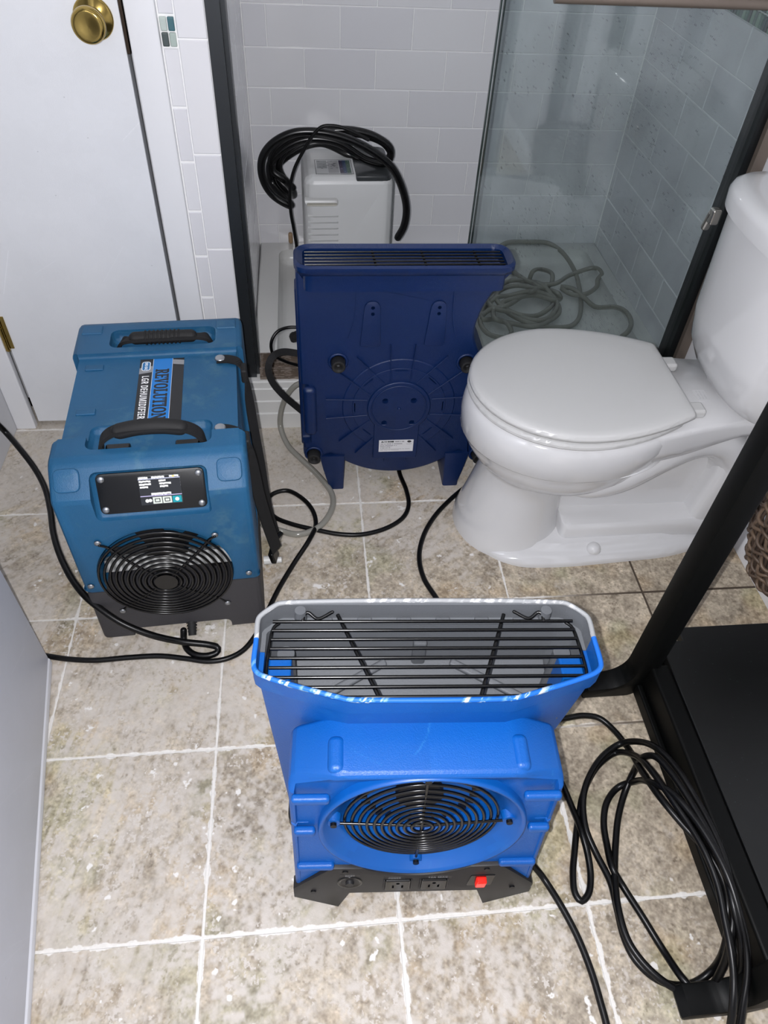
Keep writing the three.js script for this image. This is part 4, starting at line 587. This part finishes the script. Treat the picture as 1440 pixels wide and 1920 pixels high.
// ---------------------------------------------------------------- white appliance standing in the shower
{
  const b = thing('portable_dehumidifier', 'small white portable dehumidifier with dark top corner standing in the shower', 'dehumidifier', [0.316, 0.082, -1.835], 0.03);
  const W = 0.126, D = 0.112, Ht = 0.372;
  let sh = rbox(W * 2, Ht, D * 2, 0.03, 5); sh.translate(0, Ht / 2, 0);
  sh = cut(sh, mv(rbox(0.13, 0.024, 0.034, 0.009, 2), -0.095, 0.302, D), mv(rbox(0.3, 0.02, 0.3, 0.001, 1), 0.17, Ht - 0.001, 0), ...[0, 1, 2, 3, 4, 5, 6].map(k => mv(rbox(0.11, 0.006, 0.02, 0.002, 1), -0.085, 0.262 - k * 0.018, D + 0.002)), ...[0, 1, 2, 3, 4, 5, 6, 7].map(k => mv(rbox(0.02, 0.007, 0.16, 0.002, 1), -W - 0.002, 0.302 - k * 0.022, 0)));
  obj('case', toCreasedNormals(sh, 0.5), M.boxWhite, b);
  obj('dark_top', [mv(rot(prism(rounded([[0.021, -D + 0.004], [W - 0.004, -D + 0.004], [W - 0.004, D - 0.004], [0.021, D - 0.004]], [0.004, 0.028, 0.028, 0.004]), 0.016, 0.003, 2), -Math.PI / 2), 0, Ht - 0.0005, 0)], M.boxDark, b);
  obj('side_trim', mv(rbox(0.008, Ht - 0.03, D * 2 - 0.05, 0.004, 2), W + 0.001, Ht / 2, 0), M.boxGrey, b);
  obj('handle_recess', mv(rbox(0.085, 0.004, 0.014, 0.001, 1), -0.075, 0.2915, D - 0.0105), std(0xb9b6ab, 0.6), b);
  const st = canvasTex(300, 220, (g, w, h) => { g.fillStyle = '#c9cacb'; g.fillRect(0, 0, w, h); g.strokeStyle = '#222'; g.lineWidth = 4; g.strokeRect(2, 2, w - 4, h - 4); g.fillStyle = '#8d9092'; g.fillRect(16, 14, 80, 120); g.fillStyle = '#a9a9ab'; g.fillRect(104, 14, 84, 190); g.fillStyle = '#2b2140'; g.fillRect(196, 12, 28, 196); g.fillStyle = '#12335c'; g.fillRect(224, 12, 28, 196); g.fillStyle = '#27513c'; g.fillRect(252, 12, 34, 196); const R = rng(3); for (let k = 0; k < 26; k++) { g.fillStyle = '#44464a'; g.fillRect(20 + R() * 150, 20 + R() * 120, 8 + R() * 16, 5); } g.fillStyle = '#c9b9e0'; for (let k = 0; k < 20; k++) g.fillRect(200 + R() * 80, 16 + R() * 186, 5, 3); });
  partLabel(obj('spec_sticker', mv(rot(new THREE.BoxGeometry(0.104, 0.1, 0.0008), -Math.PI / 2), -0.038, Ht + 0.0002, 0.045), std(0xffffff, 0.35, { map: st }), b), 'printed sticker with coloured bands');
  obj('knob', mv(lathe([[0, 0.006], [0.012, 0.006], [0.014, 0.003], [0.014, 0], [0, 0]], 24), 0.07, Ht - 0.012, -0.04), M.boxGrey, b);
}
const onZ = (list, z) => list.map(([x, y, dz = 0]) => at(x, y, 'z', z + dz));
tag(obj('drain_hose_coil', tube([...onZ([[548, 352], [530, 333], [522, 312], [532, 288], [566, 263], [620, 250], [680, 252], [722, 270], [733, 290], [712, 306]], -1.80), ...onZ([[660, 292, 0], [600, 268], [545, 288], [516, 318], [520, 345], [548, 366]], -1.86), ...onZ([[536, 340], [510, 318], [512, 288], [540, 262], [590, 250], [650, 244], [702, 256], [732, 280], [726, 304], [690, 300], [630, 266], [570, 262], [528, 282], [506, 310], [512, 345]], -1.78), ...onZ([[545, 385], [512, 366], [493, 335], [491, 300], [508, 272], [548, 250], [600, 248], [655, 262], [700, 285], [733, 312], [753, 350], [762, 392], [757, 425], [746, 445]], -1.72)], 0.0108, 420, 12), M.hoseBlack), 'thick black rubber hose coiled over the white appliance', 'hose');
tag(obj('thin_power_cord', tube([...onZ([[690, 262], [650, 242], [625, 236], [603, 238], [585, 256], [566, 288], [551, 320], [544, 355], [545, 395], [551, 430], [556, 462], [560, 500], [566, 540]], -1.705)], 0.0046, 110, 8), M.cordThin), 'thin black cord hanging over the hose and down the white appliance', 'cord');
tag(obj('tan_stub', mv(rot(lathe([[0, 0.02], [0.006, 0.02], [0.0075, 0.014], [0.0075, -0.012], [0.006, -0.016], [0, -0.016]], 18), 0.2), ...at(545, 447, 'y', 0.146).toArray()), std(0xa58a6c, 0.6)), 'small tan stub lying on the pan ledge against the tiles', 'stub');

// ---------------------------------------------------------------- clear drain hose: dehumidifier, past the navy fan, over the curb, heap in the pan
{
  const h = [];
  for (const [x, y, z] of [[494, 984, 0.05], [506, 988, 0.03], [525, 995, 0.010], [560, 1002, 0.0085], [598, 988, 0.0085], [622, 955, 0.0085], [623, 928, 0.0085], [598, 893, 0.009], [566, 862, 0.009], [540, 835, 0.010]]) h.push(at(x, y, 'y', z));
  h.push(...[[526, 800, -1.175], [527, 772, -1.188], [538, 742, -1.19], [556, 722, -1.19]].map(([x, y, z]) => at(x, y, 'z', z)));
  h.push(V(0.21, 0.165, -1.195), V(0.27, 0.186, -1.225), V(0.36, 0.186, -1.265), V(0.44, 0.17, -1.32), V(0.5, 0.12, -1.39), V(0.56, 0.093, -1.46));
  const c7 = [[300, 560], [340, 640], [450, 668], [600, 690], [720, 650], [790, 590], [770, 520], [700, 465], [590, 440], [440, 470], [330, 490], [260, 560], [250, 640], [340, 640], [430, 680], [450, 730], [400, 770], [310, 755], [245, 700], [230, 640], [300, 570], [420, 540], [540, 470], [600, 440], [690, 430], [780, 455], [800, 490], [740, 500], [620, 470], [480, 490], [390, 520], [420, 570], [520, 610], [640, 610], [720, 560], [740, 500], [680, 400], [560, 370], [430, 370], [330, 430], [280, 510], [330, 560], [450, 590], [580, 640], [690, 640], [770, 560], [740, 460], [640, 400], [580, 360], [600, 305], [670, 285], [740, 320], [730, 390], [640, 420], [500, 400], [400, 420], [340, 480], [410, 580], [560, 660], [690, 690]];
  const Rz = rng(14); c7.forEach(([x, y], k) => h.push(at(840 + x / 3.79, 430 + y / 3.79, 'y', 0.0915 + 0.028 * Math.abs(Math.sin(k * 1.7)) * sst(860, 300, Math.abs(x - 520) * 2) + 0.004 * Rz())));
  for (const [x, y, z] of [[860, 690, 0.092], [925, 640, 0.092], [945, 540, 0.092], [930, 400, 0.096], [895, 285, 0.104], [820, 170, 0.118], [765, 125, 0.13], [700, 95, 0.136], [560, 73, 0.138], [410, 98, 0.136], [330, 160, 0.12], [420, 260, 0.092], [600, 380, 0.11], [740, 390, 0.12], [880, 320, 0.104], [1030, 274, 0.125], [1070, 285, 0.128], [1092, 320, 0.126], [1082, 360, 0.12], [1060, 400, 0.11], [970, 462, 0.108], [880, 462, 0.10], [800, 410, 0.1], [880, 420, 0.108], [960, 480, 0.106], [1040, 548, 0.094], [1120, 553, 0.11], [1180, 552, 0.128], [1240, 570, 0.138], [1280, 605, 0.138], [1302, 665, 0.138], [1290, 710, 0.138], [1265, 740, 0.136], [1180, 800, 0.11]]) h.push(at(840 + x / 3.79, 430 + y / 3.79, 'y', z));
  for (const p of h) if (p.z < -1.34) { p.x = Math.min(p.y > 0.124 ? 1.172 : 1.126, p.x); p.z = Math.min(-1.36, Math.max(p.y > 0.124 ? -1.985 : -1.94, p.z)); }
  const hose = tag(obj('clear_drain_hose', tube(h, 0.0074, 1200, 10), phys(0xa9a79e, 0.16, { clearcoat: 0.6, transmission: 0.35, thickness: 0 })), 'clear vinyl drain hose running over the curb into a heap in the shower', 'hose');
}
// ---------------------------------------------------------------- cords on the floor
const cordOn = (list, r, seg) => tube(list.map(([x, y, h = r]) => at(x, y, 'y', h)), r, seg, 10);
tag(obj('power_cord', cordOn([[745, 868], [750, 890], [762, 920], [766, 948], [756, 970], [725, 990], [680, 1002], [640, 1002], [590, 993], [545, 982], [516, 970], [503, 955], [501, 940], [512, 926], [538, 920], [566, 934], [586, 957], [592, 982], [580, 1012, 0.02], [552, 1055, 0.008], [522, 1105], [500, 1150], [480, 1190], [455, 1220], [425, 1235], [390, 1240], [350, 1235], [300, 1230], [240, 1233], [180, 1238], [130, 1236], [88, 1230], [60, 1226]], 0.0056, 260), M.cord), 'black cord looping from the navy fan past the dehumidifier to the open door', 'cord');
tag(obj('power_cord', cordOn([[344, 1182, 0.022], [345, 1200, 0.008], [351, 1217], [368, 1228], [392, 1229], [408, 1222, 0.008], [408, 1214, 0.014], [392, 1209, 0.017], [340, 1203, 0.03], [285, 1191, 0.06], [230, 1169, 0.088], [190, 1143, 0.108], [160, 1118, 0.12], [135, 1086, 0.12], [112, 1040, 0.11], [100, 1000, 0.1], [94, 955, 0.09], [84, 915, 0.085], [66, 880, 0.09], [40, 845, 0.11], [10, 810, 0.13], [-25, 775, 0.2], [-70, 735, 0.28]], 0.0066, 220), M.cord), 'thick black cord from the dehumidifier plug curving along the left wall', 'cord');
tag(obj('power_cord', cordOn([[985, 1600, 0.05], [1000, 1622, 0.02], [1018, 1645], [1050, 1695], [1082, 1755], [1108, 1820], [1126, 1880], [1138, 1925], [1148, 1980]], 0.0056, 70), M.cord), 'black cord leaving the bright blue fan towards the near floor', 'cord');
{ // long cord: behind the toilet, past the blue fan, heaped on the rack's lower rail
  const k = 2.285, Q = (x, y, h) => at(980 + x / k, 1080 + y / k, 'y', h), f = 0.0062, p = [];
  for (const [x, y] of [[905, 888], [880, 907], [845, 936], [815, 968], [794, 1005], [786, 1045], [795, 1085], [823, 1130]]) p.push(at(x, y, 'y', f));
  p.push(V(0.47, f, -0.52), V(0.58, f, -0.36), V(0.63, f, -0.32));
  const path = [
    [265, 598, f], [330, 610, f], [390, 660, f], [450, 735, 0.02], [510, 835, 0.075], [590, 950, 0.112], [690, 1070, 0.115], [790, 1180, 0.115], [860, 1310, 0.112], [880, 1450, 0.105], [865, 1590, 0.07], [810, 1690, 0.02], [730, 1745, f], [640, 1752, f], [555, 1715, f], [480, 1640, f], [435, 1550, f], [405, 1430, f], [375, 1310, f], [315, 1190, f], [272, 1090, 0.012], [258, 1000, 0.016], [262, 930, 0.02], [290, 850, 0.02], [345, 770, 0.02], [420, 718, 0.024], [500, 710, 0.06], [580, 742, 0.1], [660, 825, 0.115], [740, 950, 0.118], [815, 1090, 0.12], [870, 1230, 0.12], [900, 1400, 0.115], [890, 1560, 0.1], [850, 1690, 0.05], [790, 1775, 0.012], [700, 1785, 0.014], [600, 1735, 0.018], [510, 1650, 0.018], [450, 1560, 0.018], [410, 1430, 0.018], [395, 1290, 0.012], [398, 1150, f], [410, 1030, f], [440, 920, 0.012], [475, 840, 0.035], [520, 775, 0.09], [570, 775, 0.112], [640, 850, 0.122], [720, 970, 0.126], [800, 1110, 0.128], [860, 1250, 0.126], [905, 1420, 0.122], [935, 1570, 0.1], [925, 1720, 0.05], [860, 1800, 0.03], [760, 1795, 0.022], [690, 1730, 0.022], [600, 1600, f], [510, 1455, f], [430, 1330, f], [385, 1250, 0.014], [360, 1150, f], [347, 1060, f], [360, 970, f], [410, 905, f], [480, 880, 0.03], [550, 885, 0.1], [640, 930, 0.125], [730, 1030, 0.132], [810, 1150, 0.134], [880, 1290, 0.132], [930, 1450, 0.12], [960, 1600, 0.1], [962, 1720, 0.085], [945, 1830, 0.07], [925, 1960, 0.05], [905, 2080, 0.03]];
  path.forEach(q => p.push(Q(...q)));
  tag(obj('power_cord', tube(p, 0.0058, 720, 10), M.cord), 'long black cord heaped in loops over the lower rail of the black rack', 'cord');
  const loop = [[150, 850, 0.012], [180, 915, f], [215, 1000, f], [250, 1090, 0.018], [278, 1190, 0.012], [291, 1290, f], [280, 1365, f], [250, 1393, f], [225, 1360, f], [215, 1280, f], [222, 1180, f], [232, 1080, f], [244, 1010, f], [252, 960, 0.012], [280, 880, 0.014], [330, 805, 0.016], [400, 757, 0.016], [470, 765, 0.05], [540, 820, 0.104], [620, 930, 0.12], [710, 1060, 0.124], [780, 1180, 0.126], [835, 1320, 0.122], [868, 1480, 0.115], [892, 1600, 0.11], [905, 1720, 0.1], [900, 1850, 0.085], [880, 1990, 0.05], [862, 2080, 0.03]];
  tag(obj('power_cord', tube(loop.map(q => Q(...q)), 0.0056, 220, 10), M.cord), 'black cord with a narrow bight on the floor beside the bright blue fan', 'cord');
}
// ---------------------------------------------------------------- black rack on the right
{
  const k = thing('storage_rack', 'black metal rack with curved feet and a low black board', 'rack', [0.82, 0, -0.13]);
  const leg = (z0, d) => { // foot that sweeps up into the post, drawn in x-y and given depth along z
    const o = [[-0.115, 0.0], [-0.03, 0.0]]; const c = [-0.035, 0.085];
    for (let i = 0; i <= 10; i++) { const a = -Math.PI / 2 + i / 10 * Math.PI / 2; o.push([-0.03 + Math.cos(a) * 0.042, 0.09 + Math.sin(a) * 0.09]); }
    o.push([0.012, 1.3], [-0.03, 1.3]); const inn = []; for (let i = 0; i <= 10; i++) { const a = i / 10 * -Math.PI / 2; inn.push([-0.075 + Math.cos(a) * 0.045, 0.082 + Math.sin(a) * 0.05]); } o.push(...inn, [-0.11, 0.03], [-0.121, 0.018]);
    return mv(prism(o, d, 0.004, 2), 0, 0, z0);
  };
  obj('leg', leg(-0.23, 0.042), M.rackBlack, k);
  obj('leg', leg(0.295, 0.042), M.rackBlack, k);
  obj('side_rail', mv(rbox(0.036, 0.075, 0.5, 0.006, 2), 0.012, 0.064, 0.012), M.rackBlack, k);
  obj('side_rail', mv(rbox(0.012, 0.03, 0.49, 0.004, 2), -0.012, 0.03, 0.014), M.rackBlack, k);
  const R = rng(20), bt = dataTex(512, 512, (() => { const s = new Float32Array(512 * 512); for (let q = 0; q < 420; q++) { const i = (R() * 512) | 0, j = (R() * 512) | 0; s[j * 512 + i] = R(); if (R() < 0.25) s[j * 512 + (i + 1) % 512] = R(); } return (i, j) => { const v = 6 + 6 * fbm(i / 30, j / 30, 4) + s[j * 512 + i] * 120; return [v * 0.82, v, v * 1.02]; }; })()); bt.repeat.set(2.2, 2.2);
  obj('board', boxUV(mv(rot(prism([[0.032, -0.19], [0.36, -0.19], [0.36, 0.318], [0.078, 0.318], [0.078, 0.288], [0.032, 0.288]], 0.02, 0.0015, 1), -Math.PI / 2), 0, 0.101 - 0.0, 0)), std(0xffffff, 0.45, { map: bt }), k);
  obj('end_rail', mv(rbox(0.34, 0.05, 0.03, 0.005, 2), 0.19, 0.066, 0.262), M.rackBlack, k);
  obj('end_rail', mv(rbox(0.34, 0.03, 0.03, 0.005, 2), 0.19, 0.066, -0.27), M.rackBlack, k);
  obj('leg', [mv(rbox(0.04, 1.3, 0.04, 0.004, 2), 0.345, 0.65, -0.19)], M.rackBlack, k);
  obj('leg', [mv(rbox(0.04, 1.3, 0.04, 0.004, 2), 0.345, 0.65, 0.275)], M.rackBlack, k);
  obj('basket_shelf', [mv(rbox(0.12, 0.01, 0.13, 0.003, 2), 0.27, 0.262, -0.29), mv(rbox(0.02, 0.02, 0.16, 0.004, 2), 0.335, 0.262, -0.27)], M.rackBlack, k);
}
{ // wicker basket: uprights with strands woven round them
  const b = thing('wicker_basket', 'brown woven wicker basket on the black rack beside the toilet', 'basket', [1.05, 0.268, -0.432]);
  const rad = y => 0.074 + 0.036 * Math.sin(Math.min(1, y / 0.17) * 1.9), N = 26, m1 = std(0x4a3b2f, 0.55), m2 = std(0x5b4a3b, 0.5), up = std(0x40332a, 0.6);
  for (let k = 0; k < N; k++) { const a = k / N * Math.PI * 2, P = []; for (let q = 0; q <= 5; q++) { const y = q / 5 * 0.17; P.push(V(Math.cos(a) * rad(y), y + 0.003, Math.sin(a) * rad(y))); } obj('upright', tube(P, 0.0026, 14, 5), up, b); }
  for (let row = 0; row < 15; row++) { const P = [], y0 = 0.008 + row * 0.0108; for (let q = 0; q < N * 3; q++) { const a = q / (N * 3) * Math.PI * 2, w = 0.0052 * Math.cos(q / 3 * Math.PI + row * Math.PI), y = y0 + 0.0045 * Math.sin(q / 3 * Math.PI + row); P.push(V(Math.cos(a) * (rad(y0) + w), y, Math.sin(a) * (rad(y0) + w))); } obj('strand', new THREE.TubeGeometry(spline(P, true), N * 6, 0.0034, 5, true), row % 2 ? m1 : m2, b); }
  const rim = []; for (let q = 0; q < 90; q++) { const a = q / 90 * Math.PI * 2; rim.push(V(Math.cos(a) * (rad(0.17) + 0.006 * Math.cos(a * 30)), 0.176 + 0.006 * Math.sin(a * 30), Math.sin(a) * (rad(0.17) + 0.006 * Math.cos(a * 30)))); } obj('rim', [new THREE.TubeGeometry(spline(rim, true), 260, 0.005, 6, true), mv(rot(torus(rad(0.17), 0.006, 60, 8), Math.PI / 2), 0, 0.176, 0)], m2, b);
  obj('bottom', mv(cyl(0.078, 0.078, 0.006, 40), 0, 0.004, 0), up, b);
}
// ---------------------------------------------------------------- the phone that takes the picture, behind the lens, with its flash
{
  const ph = new THREE.Group(); ph.name = numbered('phone'); ph.position.copy(camera.position).addScaledVector(camBack, 0.012); ph.quaternion.copy(camera.quaternion); scene.add(ph);
  tag(ph, 'dark phone held up behind the camera with its flash lit', 'phone');
  obj('phone_body', mv(rbox(0.076, 0.16, 0.008, 0.0035, 3), 0, -0.055, 0.002), M.blackPlastic, ph);
  obj('flash_lens', mv(rot(cyl(0.0035, 0.0035, 0.001, 20), Math.PI / 2), -0.026, 0.004, -0.003), new THREE.MeshStandardMaterial({ color: 0xffffff, roughness: 0.3, emissive: 0xfffaf0, emissiveIntensity: 2 }), ph);
}
renderer.render(scene, camera);
